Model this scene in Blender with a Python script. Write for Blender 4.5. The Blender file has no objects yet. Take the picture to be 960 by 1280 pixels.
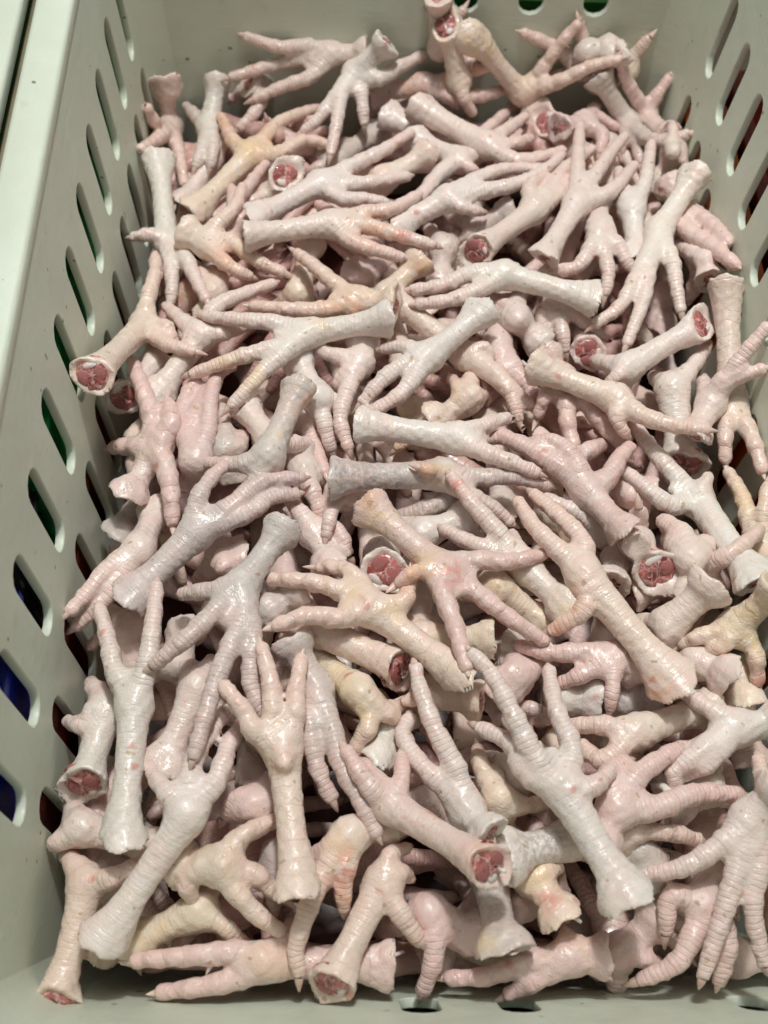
import bpy, bmesh, math
import numpy as np
from mathutils import Vector, Matrix

S = bpy.context.scene
COL = S.collection
rng = np.random.default_rng(11)

# ------------------------------------------------------------------ camera
FPX = 1460.0                                   # focal length for a picture 1280 px high
vy = np.array([451 - 480, 2540, FPX]); vd = np.array([408 - 480, -840, FPX])
wy = vy / np.linalg.norm(vy)
wz = -(vd / np.linalg.norm(vd)); wz = wz - wy * (wz @ wy); wz /= np.linalg.norm(wz)
wx = -np.cross(wy, wz)
if wx[0] < 0: wx = -wx
RW = np.array([wx, wy, wz])                    # world = RW @ (right, up, forward)
CAM = -0.608 * (RW @ np.array([0, 0, 1.0]))
cam_data = bpy.data.cameras.new('camera')
cam = bpy.data.objects.new('camera', cam_data); COL.objects.link(cam)
r_, u_, f_ = RW[:, 0], RW[:, 1], RW[:, 2]
M = Matrix(((r_[0], u_[0], -f_[0], CAM[0]), (r_[1], u_[1], -f_[1], CAM[1]), (r_[2], u_[2], -f_[2], CAM[2]), (0, 0, 0, 1)))
cam.matrix_world = M
cam_data.sensor_fit = 'VERTICAL'; cam_data.sensor_height = 36.0
cam_data.lens = 36.0 * FPX / 1280.0
cam_data.clip_start = 0.02; cam_data.clip_end = 50
cam_data.dof.use_dof = True; cam_data.dof.focus_distance = 0.585; cam_data.dof.aperture_fstop = 9.0
S.camera = cam

# ------------------------------------------------------------------ light
world = bpy.data.worlds.new('World'); S.world = world; world.use_nodes = True
bg = world.node_tree.nodes['Background']
bg.inputs[0].default_value = (0.86, 0.95, 0.95, 1); bg.inputs[1].default_value = 0.15

def area(name, loc, target, sx, sy, power, col):
    l = bpy.data.lights.new(name, 'AREA'); l.shape = 'RECTANGLE'; l.size = sx; l.size_y = sy
    l.energy = power; l.color = col
    o = bpy.data.objects.new(name, l); COL.objects.link(o)
    o.location = loc
    d = Vector(target) - Vector(loc)
    o.rotation_euler = d.to_track_quat('-Z', 'Y').to_euler()
    return o
area('ceiling_tube_light', (0.02, 0.40, 1.6), (0.0, 0.06, 0), 0.20, 0.9, 10.0, (0.99, 1.0, 0.965))
sl = bpy.data.lights.new('added_spot_light', 'SPOT'); sl.energy = 47.0; sl.spot_size = math.radians(50); sl.spot_blend = 1.0  # added spot, its soft edge makes the pool of light fade outwards
sl.shadow_soft_size = 0.055; sl.color = (0.99, 1.0, 0.965)
so = bpy.data.objects.new('added_spot_light', sl); COL.objects.link(so); so.location = (0.03, 0.36, 1.35)
so.rotation_euler = (Vector((0.06, 0.07, 0)) - Vector(so.location)).to_track_quat('-Z', 'Y').to_euler()

S.view_settings.view_transform = 'Standard'
S.view_settings.look = 'None'
S.view_settings.gamma = 1.0
S.view_settings.exposure = 0.0

# ------------------------------------------------------------------ helpers
def tag(o, label=None, cat=None, group=None, kind=None):
    if label: o['label'] = label
    if cat: o['category'] = cat
    if group: o['group'] = group
    if kind: o['kind'] = kind
    return o

def link(name, mesh, mat=None, parent=None, loc=(0, 0, 0)):
    o = bpy.data.objects.new(name, mesh); COL.objects.link(o)
    if mat is not None and not mesh.materials: mesh.materials.append(mat)
    o.location = loc
    if parent is not None: o.parent = parent
    return o

def empty(name, loc=(0, 0, 0)):
    o = bpy.data.objects.new(name, None); COL.objects.link(o); o.location = loc
    o.empty_display_size = 0.02
    return o

# ------------------------------------------------------------------ node helpers
def new_mat(name):
    m = bpy.data.materials.new(name); m.use_nodes = True
    nt = m.node_tree
    return m, nt, nt.nodes['Principled BSDF']

def node(nt, typ, **kw):
    n = nt.nodes.new(typ)
    for k, v in kw.items():
        if k == 'inp':
            for kk, vv in v.items(): n.inputs[kk].default_value = vv
        else: setattr(n, k, v)
    return n

def mathn(nt, op, a, b=None, c=None, clamp=False):
    n = nt.nodes.new('ShaderNodeMath'); n.operation = op; n.use_clamp = clamp
    for i, v in enumerate((a, b, c)):
        if v is None: continue
        if isinstance(v, (int, float)): n.inputs[i].default_value = v
        else: nt.links.new(v, n.inputs[i])
    return n.outputs[0]

def mixc(nt, fac, a, b):
    n = nt.nodes.new('ShaderNodeMix'); n.data_type = 'RGBA'
    if isinstance(fac, (int, float)): n.inputs[0].default_value = fac
    else: nt.links.new(fac, n.inputs[0])
    for i, v in ((6, a), (7, b)):
        if isinstance(v, tuple): n.inputs[i].default_value = v
        else: nt.links.new(v, n.inputs[i])
    return n.outputs[2]

def smooth(nt, v, lo, hi, tlo=0.0, thi=1.0):
    n = nt.nodes.new('ShaderNodeMapRange'); n.interpolation_type = 'SMOOTHSTEP'
    nt.links.new(v, n.inputs[0])
    for i, x in ((1, lo), (2, hi), (3, tlo), (4, thi)): n.inputs[i].default_value = x
    return n.outputs[0]

def noise(nt, vec, scale, detail=3, rough=0.5):
    n = nt.nodes.new('ShaderNodeTexNoise'); n.inputs['Scale'].default_value = scale
    n.inputs['Detail'].default_value = detail; n.inputs['Roughness'].default_value = rough
    if vec is not None: nt.links.new(vec, n.inputs['Vector'])
    return n.outputs[0]

# ------------------------------------------------------------------ skin
def skin_material():
    m, nt, b = new_mat('wet_poultry_skin')
    L = nt.links
    tc = node(nt, 'ShaderNodeTexCoord'); oi = node(nt, 'ShaderNodeObjectInfo')
    at_ = lambda n: node(nt, 'ShaderNodeAttribute', attribute_name=n).outputs['Fac']
    along, dors, tip, pad, clear = at_('along'), at_('dors'), at_('tip'), at_('pad'), at_('clear')
    # object coordinates shifted per foot so that no two feet carry the same marks
    off = node(nt, 'ShaderNodeVectorMath', operation='SCALE'); off.inputs[0].default_value = (3.1, 5.7, 2.3)
    L.new(oi.outputs['Random'], off.inputs['Scale'])
    add = node(nt, 'ShaderNodeVectorMath', operation='ADD'); L.new(tc.outputs['Object'], add.inputs[0]); L.new(off.outputs[0], add.inputs[1])
    P = add.outputs[0]
    big = noise(nt, P, 38, 3); mid = noise(nt, P, 130, 3); fine = noise(nt, P, 900, 2)
    base = oi.outputs['Color']
    c = mixc(nt, mathn(nt, 'MULTIPLY', smooth(nt, big, 0.46, 0.72), 0.42), base, (0.82, 0.58, 0.52, 1))
    c = mixc(nt, mathn(nt, 'MULTIPLY', smooth(nt, mid, 0.50, 0.70), 0.35), c, (0.86, 0.78, 0.73, 1))
    c = mixc(nt, mathn(nt, 'MULTIPLY', smooth(nt, tip, 0.0, 0.9), 0.30), c, (0.80, 0.50, 0.46, 1))
    yl = mathn(nt, 'MULTIPLY', smooth(nt, noise(nt, P, 55, 2), 0.45, 0.65), pad)
    c = mixc(nt, mathn(nt, 'MULTIPLY', yl, 0.3), c, (0.80, 0.53, 0.27, 1))
    for nm, cc_, f_m in (('mark_red', (0.66, 0.16, 0.12, 1), 0.6), ('mark_orange', (0.80, 0.40, 0.22, 1), 0.5), ('mark_yellow', (0.80, 0.58, 0.28, 1), 0.45), ('mark_dark', (0.30, 0.27, 0.27, 1), 0.6)):
        mk = mathn(nt, 'MULTIPLY', at_(nm), smooth(nt, noise(nt, P, 420 if nm == 'mark_dark' else 160, 3), 0.36, 0.60 if nm == 'mark_dark' else 0.5))
        c = mixc(nt, mathn(nt, 'MULTIPLY', mk, f_m), c, cc_)
    # small bruises, stains and specks
    sp = smooth(nt, noise(nt, P, 75, 1), 0.725, 0.79)
    c = mixc(nt, mathn(nt, 'MULTIPLY', sp, 0.65), c, (0.62, 0.22, 0.16, 1))
    st = smooth(nt, noise(nt, P, 260, 0), 0.78, 0.84)
    c = mixc(nt, mathn(nt, 'MULTIPLY', st, 0.6), c, (0.42, 0.26, 0.10, 1))
    # scute bands across the top of toes and shank
    dm = smooth(nt, dors, -0.15, 0.35)
    wob = mathn(nt, 'MULTIPLY', mathn(nt, 'SUBTRACT', noise(nt, P, 150, 1), 0.5), 0.9)
    ph = mathn(nt, 'ADD', mathn(nt, 'MULTIPLY', along, 1 / 0.0024), wob)
    fr = mathn(nt, 'FRACT', ph)
    tri = mathn(nt, 'ABSOLUTE', mathn(nt, 'SUBTRACT', fr, 0.5))          # 0.5 at the joint
    band = smooth(nt, tri, 0.25, 0.5, 1.0, 0.0)
    band = mathn(nt, 'SUBTRACT', 1.0, mathn(nt, 'MULTIPLY', mathn(nt, 'MULTIPLY', clear, smooth(nt, tip, 0.02, 0.12, 0.45, 1.0)), mathn(nt, 'SUBTRACT', 1.0, band)))
    # creases under the toes
    ph2 = mathn(nt, 'ADD', mathn(nt, 'MULTIPLY', along, 1 / 0.0075), wob)
    tri2 = mathn(nt, 'ABSOLUTE', mathn(nt, 'SUBTRACT', mathn(nt, 'FRACT', ph2), 0.5))
    crease = smooth(nt, tri2, 0.40, 0.5, 1.0, 0.0)
    crease = mathn(nt, 'SUBTRACT', 1.0, mathn(nt, 'MULTIPLY', clear, mathn(nt, 'SUBTRACT', 1.0, crease)))
    vor = node(nt, 'ShaderNodeTexVoronoi', feature='F1'); vor.inputs['Scale'].default_value = 780; L.new(P, vor.inputs['Vector'])
    gran = smooth(nt, vor.outputs['Distance'], 0.1, 0.75, 1.0, 0.0)
    under = mathn(nt, 'ADD', mathn(nt, 'MULTIPLY', gran, 0.45), mathn(nt, 'MULTIPLY', crease, 0.8))
    top = mathn(nt, 'ADD', mathn(nt, 'MULTIPLY', band, 0.8), mathn(nt, 'MULTIPLY', gran, 0.36))
    hm = nt.nodes.new('ShaderNodeMix'); hm.data_type = 'FLOAT'
    L.new(dm, hm.inputs[0]); L.new(under, hm.inputs[2]); L.new(top, hm.inputs[3])
    h = mathn(nt, 'ADD', hm.outputs[0], mathn(nt, 'MULTIPLY', fine, 0.15))
    h = mathn(nt, 'ADD', h, mathn(nt, 'MULTIPLY', noise(nt, P, 330, 3), 0.35))
    h = mathn(nt, 'ADD', h, mathn(nt, 'MULTIPLY', mid, 0.5))
    bmp = node(nt, 'ShaderNodeBump'); bmp.inputs['Strength'].default_value = 0.85; bmp.inputs['Distance'].default_value = 0.00030
    L.new(h, bmp.inputs['Height']); L.new(bmp.outputs[0], b.inputs['Normal'])
    # skin folds hold a little more colour
    fold = mathn(nt, 'MULTIPLY', mathn(nt, 'SUBTRACT', 1.0, hm.outputs[0], clamp=True), 0.08)
    c = mixc(nt, fold, c, (0.62, 0.40, 0.35, 1))
    L.new(c, b.inputs['Base Color'])
    rg = smooth(nt, noise(nt, P, 110, 3), 0.36, 0.60, 0.28, 0.48)
    L.new(rg, b.inputs['Roughness'])
    b.inputs['Subsurface Weight'].default_value = 0.35
    b.inputs['Subsurface Radius'].default_value = (1.0, 0.32, 0.2)
    b.inputs['Subsurface Scale'].default_value = 0.0035
    b.inputs['Specular IOR Level'].default_value = 0.5
    b.inputs['Coat Weight'].default_value = 0.10; b.inputs['Coat Roughness'].default_value = 0.15
    return m

def flesh_material():
    m, nt, b = new_mat('raw_cut_flesh'); L = nt.links
    tc = node(nt, 'ShaderNodeTexCoord'); P = tc.outputs['Object']
    n1 = noise(nt, P, 170, 4); n2 = noise(nt, P, 420, 3)
    oi = node(nt, 'ShaderNodeObjectInfo')
    dk = mixc(nt, oi.outputs['Random'], (0.15, 0.016, 0.016, 1), (0.36, 0.09, 0.08, 1))
    c = mixc(nt, smooth(nt, n1, 0.38, 0.62), dk, (0.52, 0.17, 0.15, 1))
    c = mixc(nt, mathn(nt, 'MULTIPLY', smooth(nt, n2, 0.58, 0.70), 0.7), c, (0.78, 0.58, 0.53, 1))
    ve = node(nt, 'ShaderNodeTexVoronoi', feature='DISTANCE_TO_EDGE'); ve.inputs['Scale'].default_value = 190; L.new(P, ve.inputs['Vector'])
    c = mixc(nt, mathn(nt, 'MULTIPLY', smooth(nt, ve.outputs['Distance'], 0.02, 0.10, 1.0, 0.0), 0.55), c, (0.72, 0.50, 0.46, 1))
    L.new(c, b.inputs['Base Color'])
    bmp = node(nt, 'ShaderNodeBump'); bmp.inputs['Strength'].default_value = 0.8; bmp.inputs['Distance'].default_value = 0.0008
    L.new(mathn(nt, 'ADD', n1, n2), bmp.inputs['Height']); L.new(bmp.outputs[0], b.inputs['Normal'])
    b.inputs['Roughness'].default_value = 0.28; b.inputs['Coat Weight'].default_value = 0.3
    b.inputs['Subsurface Weight'].default_value = 0.15; b.inputs['Subsurface Scale'].default_value = 0.003
    return m

def simple(name, col, rough=0.4, nscale=200, var=0.25, col2=None, bump=0.0003, sss=0.0, coat=0.0):
    m, nt, b = new_mat(name); L = nt.links
    tc = node(nt, 'ShaderNodeTexCoord'); P = tc.outputs['Object']
    n1 = noise(nt, P, nscale, 4)
    c2 = col2 or tuple(x * (1 - var) for x in col[:3]) + (1,)
    L.new(mixc(nt, smooth(nt, n1, 0.35, 0.68), col, c2), b.inputs['Base Color'])
    bmp = node(nt, 'ShaderNodeBump'); bmp.inputs['Strength'].default_value = 0.5; bmp.inputs['Distance'].default_value = bump
    L.new(n1, bmp.inputs['Height']); L.new(bmp.outputs[0], b.inputs['Normal'])
    b.inputs['Roughness'].default_value = rough
    b.inputs['Coat Weight'].default_value = coat
    if sss:
        b.inputs['Subsurface Weight'].default_value = sss; b.inputs['Subsurface Scale'].default_value = 0.003
    return m

def crate_material(name, col, stain, wear):
    m, nt, b = new_mat(name); L = nt.links
    tc = node(nt, 'ShaderNodeTexCoord'); P = tc.outputs['Object']
    n1 = noise(nt, P, 9, 4); n2 = noise(nt, P, 60, 4, 0.65); n3 = noise(nt, P, 1400, 2)
    sc = node(nt, 'ShaderNodeMapping'); sc.inputs['Scale'].default_value = (14, 14, 160); L.new(P, sc.inputs[0])
    scr = noise(nt, sc.outputs[0], 6, 2)
    c = mixc(nt, mathn(nt, 'MULTIPLY', smooth(nt, n1, 0.35, 0.68), 0.55), col, wear)
    c = mixc(nt, mathn(nt, 'MULTIPLY', smooth(nt, n2, 0.60, 0.74), 0.35), c, stain)
    dot = smooth(nt, noise(nt, P, 210, 0), 0.835, 0.86)
    c = mixc(nt, mathn(nt, 'MULTIPLY', dot, 0.7), c, (0.08, 0.06, 0.04, 1))
    L.new(c, b.inputs['Base Color'])
    h = mathn(nt, 'ADD', mathn(nt, 'MULTIPLY', n2, 0.6), mathn(nt, 'MULTIPLY', scr, 0.25))
    h = mathn(nt, 'ADD', h, mathn(nt, 'MULTIPLY', n3, 0.12))
    bmp = node(nt, 'ShaderNodeBump'); bmp.inputs['Strength'].default_value = 0.55; bmp.inputs['Distance'].default_value = 0.0012
    L.new(h, bmp.inputs['Height']); L.new(bmp.outputs[0], b.inputs['Normal'])
    L.new(smooth(nt, n2, 0.3, 0.7, 0.34, 0.55), b.inputs['Roughness'])
    b.inputs['Subsurface Weight'].default_value = 0.12; b.inputs['Subsurface Scale'].default_value = 0.004
    return m

SKIN = skin_material()
FLESH = flesh_material()
BONE = simple('cut_bone', (0.30, 0.055, 0.05, 1), 0.25, 330, col2=(0.56, 0.25, 0.23, 1), bump=0.0008, sss=0.1, coat=0.3)
GRISTLE = simple('white_gristle', (0.80, 0.74, 0.70, 1), 0.3, 300, col2=(0.74, 0.58, 0.55, 1), sss=0.2, coat=0.3)
CLAW = simple('pale_horn', (0.72, 0.56, 0.48, 1), 0.35, 300, col2=(0.66, 0.42, 0.36, 1), sss=0.2)
PLASTIC = crate_material('milky_crate_plastic', (0.65, 0.70, 0.59, 1), (0.50, 0.47, 0.35, 1), (0.585, 0.61, 0.495, 1))

# ------------------------------------------------------------------ crates
XL, XR, YF, YN = -0.155, 0.2015, 0.360, -0.240        # inner faces at z = 0
KX, KF, KN = 0.061, 0.061, 0.30                        # lean of the walls per metre of height
ZB, ZT = -0.125, 0.133

def stadium(u, v0, v1, w, n=6):
    r = w / 2; pts = []
    for k in range(n + 1): a = math.pi * k / n; pts.append((u + r * math.cos(a), v1 - r + r * math.sin(a)))
    for k in range(n + 1): a = math.pi + math.pi * k / n; pts.append((u + r * math.cos(a), v0 + r + r * math.sin(a)))
    return pts

def panel_mesh(name, outline, holes, thick, bevel=0.0007):
    """flat slotted panel in local u (x), v (y), thickness along z, as real geometry"""
    cu = bpy.data.curves.new(name, 'CURVE'); cu.dimensions = '2D'; cu.fill_mode = 'BOTH'
    for pts in [outline] + holes:
        sp = cu.splines.new('POLY'); sp.points.add(len(pts) - 1)
        for p, q in zip(sp.points, pts): p.co = (q[0], q[1], 0, 1)
        sp.use_cyclic_u = True
    cu.extrude = thick / 2 - bevel; cu.bevel_depth = bevel; cu.bevel_resolution = 1
    o = bpy.data.objects.new(name + '_tmp', cu); COL.objects.link(o)
    dg = bpy.context.evaluated_depsgraph_get()
    me = bpy.data.meshes.new_from_object(o.evaluated_get(dg))
    bpy.data.objects.remove(o); bpy.data.curves.remove(cu)
    me.name = name
    return me

def place_panel(me, origin, uvec, vvec):
    u = Vector(uvec).normalized(); v = Vector(vvec).normalized(); w = u.cross(v)
    me.transform(Matrix(((u.x, v.x, w.x, origin[0]), (u.y, v.y, w.y, origin[1]), (u.z, v.z, w.z, origin[2]), (0, 0, 0, 1))))

def box_bm(bm, x0, x1, y0, y1, z0, z1):
    vs = [bm.verts.new((x, y, z)) for z in (z0, z1) for (x, y) in ((x0, y0), (x1, y0), (x1, y1), (x0, y1))]
    for f in ((3, 2, 1, 0), (4, 5, 6, 7), (0, 1, 5, 4), (1, 2, 6, 5), (2, 3, 7, 6), (3, 0, 4, 7)): bm.faces.new([vs[i] for i in f])

def bm_obj(name, bm, mat, parent=None, bevel=0.0, seg=2):
    if bevel: bmesh.ops.bevel(bm, geom=bm.edges[:], offset=bevel, segments=seg, affect='EDGES', profile=0.5)
    bmesh.ops.recalc_face_normals(bm, faces=bm.faces[:])
    me = bpy.data.meshes.new(name); bm.to_mesh(me); bm.free()
    if bevel:
        for p in me.polygons: p.use_smooth = False
    return link(name, me, mat, parent)

crate = tag(empty('plastic_crate', (0.02, 0.06, ZB)), 'milky white slotted plastic crate heaped full of raw chicken feet', 'crate')
T = 0.0046
def part(name, me, parent=crate, mat=PLASTIC):
    o = link(name, me, mat, parent); o.matrix_parent_inverse = Matrix.Translation(-parent.location)
    return o
y0, y1 = YN - 0.03, YF + 0.01
def slots(c0, pitch, lo, hi, rows, w=0.018):
    out = []
    for (v0, v1, off) in rows:
        k0 = math.ceil((lo - c0) / pitch); k1 = math.floor((hi - c0) / pitch)
        for k in range(k0, k1 + 1): out.append(stadium(c0 + k * pitch + off, v0, v1, w))
    return out
# left wall: u = y, v = z
h = slots(-0.0325, 0.0436, -0.19, 0.34, [(0.022, 0.084, 0), (-0.062, 0.005, 0.010)])
me = panel_mesh('side_wall', [(y0, ZB), (y1, ZB), (y1, ZT), (y0, ZT)], h, T)
place_panel(me, (XL - T / 2, 0, 0), (0, 1, 0), (-KX, 0, 1)); part('side_wall', me)
h = slots(0.172, 0.0422, -0.19, 0.34, [(0.036, 0.092, 0), (-0.062, 0.012, 0.008)])
me = panel_mesh('side_wall', [(y0, ZB), (y1, ZB), (y1, ZT), (y0, ZT)], h, T)
place_panel(me, (XR + T / 2, 0, 0), (0, 1, 0), (KX, 0, 1)); part('side_wall', me)
# far and near end walls: u = x
h = slots(0.098, 0.0425, XL + 0.03, 0.05, [(0.042, 0.098, 0)]) + slots(0.098, 0.0425, 0.05, XR - 0.03, [(0.028, 0.098, 0)])
me = panel_mesh('end_wall', [(XL - 0.012, ZB), (XR + 0.012, ZB), (XR + 0.012, ZT), (XL - 0.012, ZT)], h, T)
place_panel(me, (0, YF + T / 2, 0), (1, 0, 0), (0, KF, 1)); part('end_wall', me)
h = [stadium(u_, -0.03, 0.008, 0.018) for u_ in (0.0135, 0.0555, 0.158)]
me = panel_mesh('end_wall', [(XL - 0.012, ZB), (XR + 0.012, ZB), (XR + 0.012, ZT), (XL - 0.012, ZT)], h, T)
place_panel(me, (0, YN - T / 2, 0), (1, 0, 0), (0, -KN, 1)); part('end_wall', me)
# floor and the wide flat rim
bm = bmesh.new(); box_bm(bm, XL - 0.004, XR + 0.004, YN - 0.004, YF + 0.004, ZB - 0.006, ZB)
part('crate_floor', bm_obj('x', bm, simple('gap_shade_plastic', (0.16, 0.05, 0.04, 1), 0.25, 40, 0.5, bump=0.0004)).data); bpy.data.objects.remove(bpy.data.objects['x'])  # floor coloured dark maroon to stand in for shade in the gaps
def rim_mesh(name, x0, x1, yy0, yy1):
    bm = bmesh.new(); box_bm(bm, x0, x1, yy0, yy1, ZT - 0.010, ZT + 0.0012)
    bmesh.ops.bevel(bm, geom=bm.edges[:], offset=0.0028, segments=3, affect='EDGES', profile=0.5)
    bmesh.ops.recalc_face_normals(bm, faces=bm.faces[:])
    me = bpy.data.meshes.new(name); bm.to_mesh(me); bm.free()
    for p in me.polygons: p.use_smooth = True
    return me
xl = XL - KX * ZT; xr = XR + KX * ZT; yf = YF + KF * ZT; yn = YN - KN * ZT
part('rim', rim_mesh('rim', xl - 0.0185, xl + 0.001, yn - 0.02, yf + 0.027))
part('rim', rim_mesh('rim', xr - 0.001, xr + 0.0265, yn - 0.02, yf + 0.027))
part('rim', rim_mesh('rim', xl + 0.0012, xr - 0.0012, yf - 0.001, yf + 0.026))
part('rim', rim_mesh('rim', xl + 0.0012, xr - 0.0012, yn - 0.019, yn - 0.001))
# rounded inner corners and a raised ledge along the far wall
def corner_post(sx, sy):
    bm = bmesh.new(); R = 0.022; n = 8; rings = []
    for z in np.linspace(ZB, ZT - 0.011, 6):
        cx = (XL - KX * z) if sx < 0 else (XR + KX * z); cy = (YF + KF * z) if sy > 0 else (YN - KN * z)
        mx, my = cx - sx * (R - 0.0008), cy - sy * (R - 0.0008); ring = []
        for k in range(n + 1):
            a = (math.pi / 2) * k / n
            ring.append(bm.verts.new((mx + sx * R * math.cos(a), my + sy * R * math.sin(a), z)))
        ring.append(bm.verts.new((cx + sx * 0.002, cy + sy * 0.002, z)))
        rings.append(ring)
    for a, b in zip(rings, rings[1:]):
        m_ = len(a)
        for k in range(m_): bm.faces.new((a[k], a[(k + 1) % m_], b[(k + 1) % m_], b[k]))
    bmesh.ops.recalc_face_normals(bm, faces=bm.faces[:])
    me = bpy.data.meshes.new('corner_post'); bm.to_mesh(me); bm.free()
    for p in me.polygons: p.use_smooth = True
    return me
for sx in (-1, 1):
    for sy in (-1, 1): part('corner_post', corner_post(sx, sy))
bm = bmesh.new()
zs = [0.004, 0.0135, 0.0165, 0.017]; ds = [0.0035, 0.0035, 0.0022, -0.001]
row = []
for x in (XL + 0.02, XR - 0.02):
    row.append([bm.verts.new((x, YF + KF * z - d, z)) for z, d in zip(zs, ds)] + [bm.verts.new((x, YF + 0.002, zs[0]))])
for k in range(5): bm.faces.new((row[0][k], row[1][k], row[1][(k + 1) % 5], row[0][(k + 1) % 5]))
bm.faces.new(row[0]); bm.faces.new(row[1][::-1])
# (the wall is a touch thicker below this ledge, between its slots)

bm.free()

# things around the crate, glimpsed past the rim and through the slots
def open_box(name, label, cat, x0, x1, yy0, yy1, z0, z1, mat, t=0.004, group=None):
    e = tag(empty(name, ((x0 + x1) / 2, (yy0 + yy1) / 2, z0)), label, cat, group)
    def p(nm, *b):
        bm = bmesh.new(); box_bm(bm, *b)
        bmesh.ops.bevel(bm, geom=bm.edges[:], offset=0.0011, segments=2, affect='EDGES', profile=0.5)
        bmesh.ops.recalc_face_normals(bm, faces=bm.faces[:])
        me = bpy.data.meshes.new(nm); bm.to_mesh(me); bm.free()
        part(nm, me, e, mat)
    p('side_wall', x0, x0 + t, yy0, yy1, z0, z1 - 0.008); p('side_wall', x1 - t, x1, yy0, yy1, z0, z1 - 0.008)
    p('end_wall', x0 + t + 0.0002, x1 - t - 0.0002, yy0, yy0 + t, z0, z1 - 0.008)
    p('end_wall', x0 + t + 0.0002, x1 - t - 0.0002, yy1 - t, yy1, z0, z1 - 0.008)
    p('box_floor', x0 + t + 0.0002, x1 - t - 0.0002, yy0 + t + 0.0002, yy1 - t - 0.0002, z0, z0 + t)
    w = 0.003
    p('rim', x0 - w, x0 + t + w, yy0 - w, yy1 + w, z1 - 0.0078, z1); p('rim', x1 - t - w, x1 + w, yy0 - w, yy1 + w, z1 - 0.0078, z1)
    p('rim', x0 + t + w + .0003, x1 - t - w - .0003, yy0 - w, yy0 + t + w, z1 - 0.0078, z1)
    p('rim', x0 + t + w + .0003, x1 - t - w - .0003, yy1 - t - w, yy1 + w, z1 - 0.0078, z1)
    return e
GREEN = simple('green_plastic', (0.02, 0.42, 0.12, 1), 0.4, 30, 0.4, bump=0.0002)
LIME = simple('leaf_green_plastic', (0.05, 0.22, 0.02, 1), 0.4, 30, 0.4, bump=0.0002)
BLUE = simple('blue_plastic', (0.012, 0.035, 0.45, 1), 0.4, 30, 0.4, bump=0.0002)
REDBR = simple('red_brown_plastic', (0.32, 0.05, 0.03, 1), 0.45, 30, 0.4, bump=0.0002)
ORANGE = simple('orange_plastic', (0.88, 0.19, 0.01, 1), 0.4, 30, 0.3, bump=0.0002)
BLACK = simple('black_plastic', (0.012, 0.012, 0.014, 1), 0.45, 30, 0.4, bump=0.0002)
open_box('slim_tray', 'red brown plastic tray under the left wall slots', 'tray', -0.1672, -0.1628, -0.25, 0.36, -0.10, -0.020, REDBR, 0.0015)
open_box('plastic_box', 'dark green plastic box beyond the far left slots', 'box', -0.2165, -0.1685, -0.012, 0.36, -0.125, 0.052, GREEN)
open_box('plastic_box', 'black plastic box showing behind one left slot', 'box', -0.2165, -0.1685, -0.064, -0.022, -0.125, 0.05, BLACK)
open_box('plastic_box', 'blue plastic box showing behind the near left slots', 'box', -0.2165, -0.1685, -0.27, -0.074, -0.125, 0.05, BLUE)
open_box('plastic_tray', 'red brown plastic tray outside the right wall of the crate', 'tray', 0.245, 0.42, -0.25, 0.36, -0.125, -0.01, REDBR)
open_box('slim_box', 'orange plastic box showing through the lower right slots', 'box', 0.2095, 0.2310, -0.10, 0.32, -0.125, -0.007, ORANGE, 0.003)
open_box('plastic_box', 'leaf green plastic box beyond the far end slots', 'box', -0.10, 0.24, 0.392, 0.52, -0.125, 0.02, LIME)
open_box('slim_box', 'leaf green plastic box under the near end of the crate', 'box', -0.03, 0.18, -0.285, -0.2525, -0.125, -0.014, LIME, 0.003)
# the neighbouring pale crate: only its rim reaches the corner of the picture
nb = tag(empty('plastic_crate', (-0.40, 0.1, ZB)), 'second pale plastic crate, its rim just inside the upper left corner', 'crate')
part('rim', rim_mesh('rim', -0.2217, -0.1877, -0.2, 0.44), nb)
bm = bmesh.new(); box_bm(bm, -0.2235, -0.2195, -0.19, 0.43, ZB, ZT - 0.0105)
part('side_wall', bm_obj('x', bm, PLASTIC).data, nb); bpy.data.objects.remove(bpy.data.objects['x'])
bm = bmesh.new(); box_bm(bm, -0.1905, -0.1828, 0.06, 0.43, ZT - 0.024, ZT - 0.017)
part('gap_strip', bm_obj('x', bm, simple('gap_brown_plastic', (0.20, 0.17, 0.10, 1), 0.6, 40, 0.3)).data, nb); bpy.data.objects.remove(bpy.data.objects['x'])  # added strip, the shaded gap between the rims put into its colour
bm = bmesh.new(); box_bm(bm, -0.56, -0.2238, -0.19, 0.43, ZB, ZB + 0.006)
part('crate_floor', bm_obj('x', bm, PLASTIC).data, nb); bpy.data.objects.remove(bpy.data.objects['x'])
bm = bmesh.new()
for i in range(13):
    for j in range(13): bm.verts.new((-3 + .5 * i, -3 + .5 * j, ZB - 0.0105))
bm.verts.ensure_lookup_table()
for i in range(12):
    for j in range(12): bm.faces.new([bm.verts[a] for a in (i * 13 + j, (i + 1) * 13 + j, (i + 1) * 13 + j + 1, i * 13 + j + 1)])
tag(bm_obj('floor', bm, simple('market_floor', (0.16, 0.12, 0.08, 1), 0.6, 6, 0.4)), kind='structure')
# ------------------------------------------------------------------ the feet, one by one
# (tile origin, cut end, ball of the foot, toes, layer, label, extras); points are 1/3 px steps from the tile
# origin with an optional third value = centimetres towards the viewer. Each is set down at its own depth below.
DATA = []
VOX = 0.00125
DROP = {84, 98, 99, 106, 114, 122, 129, 138, 139, 142, 81, 93, 94, 109, 121, 136}
def ft(ox, oy, cut, hub, toes, layer, label, **kw): DATA.append(((ox, oy), cut, hub, toes, layer, label, kw))

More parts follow.
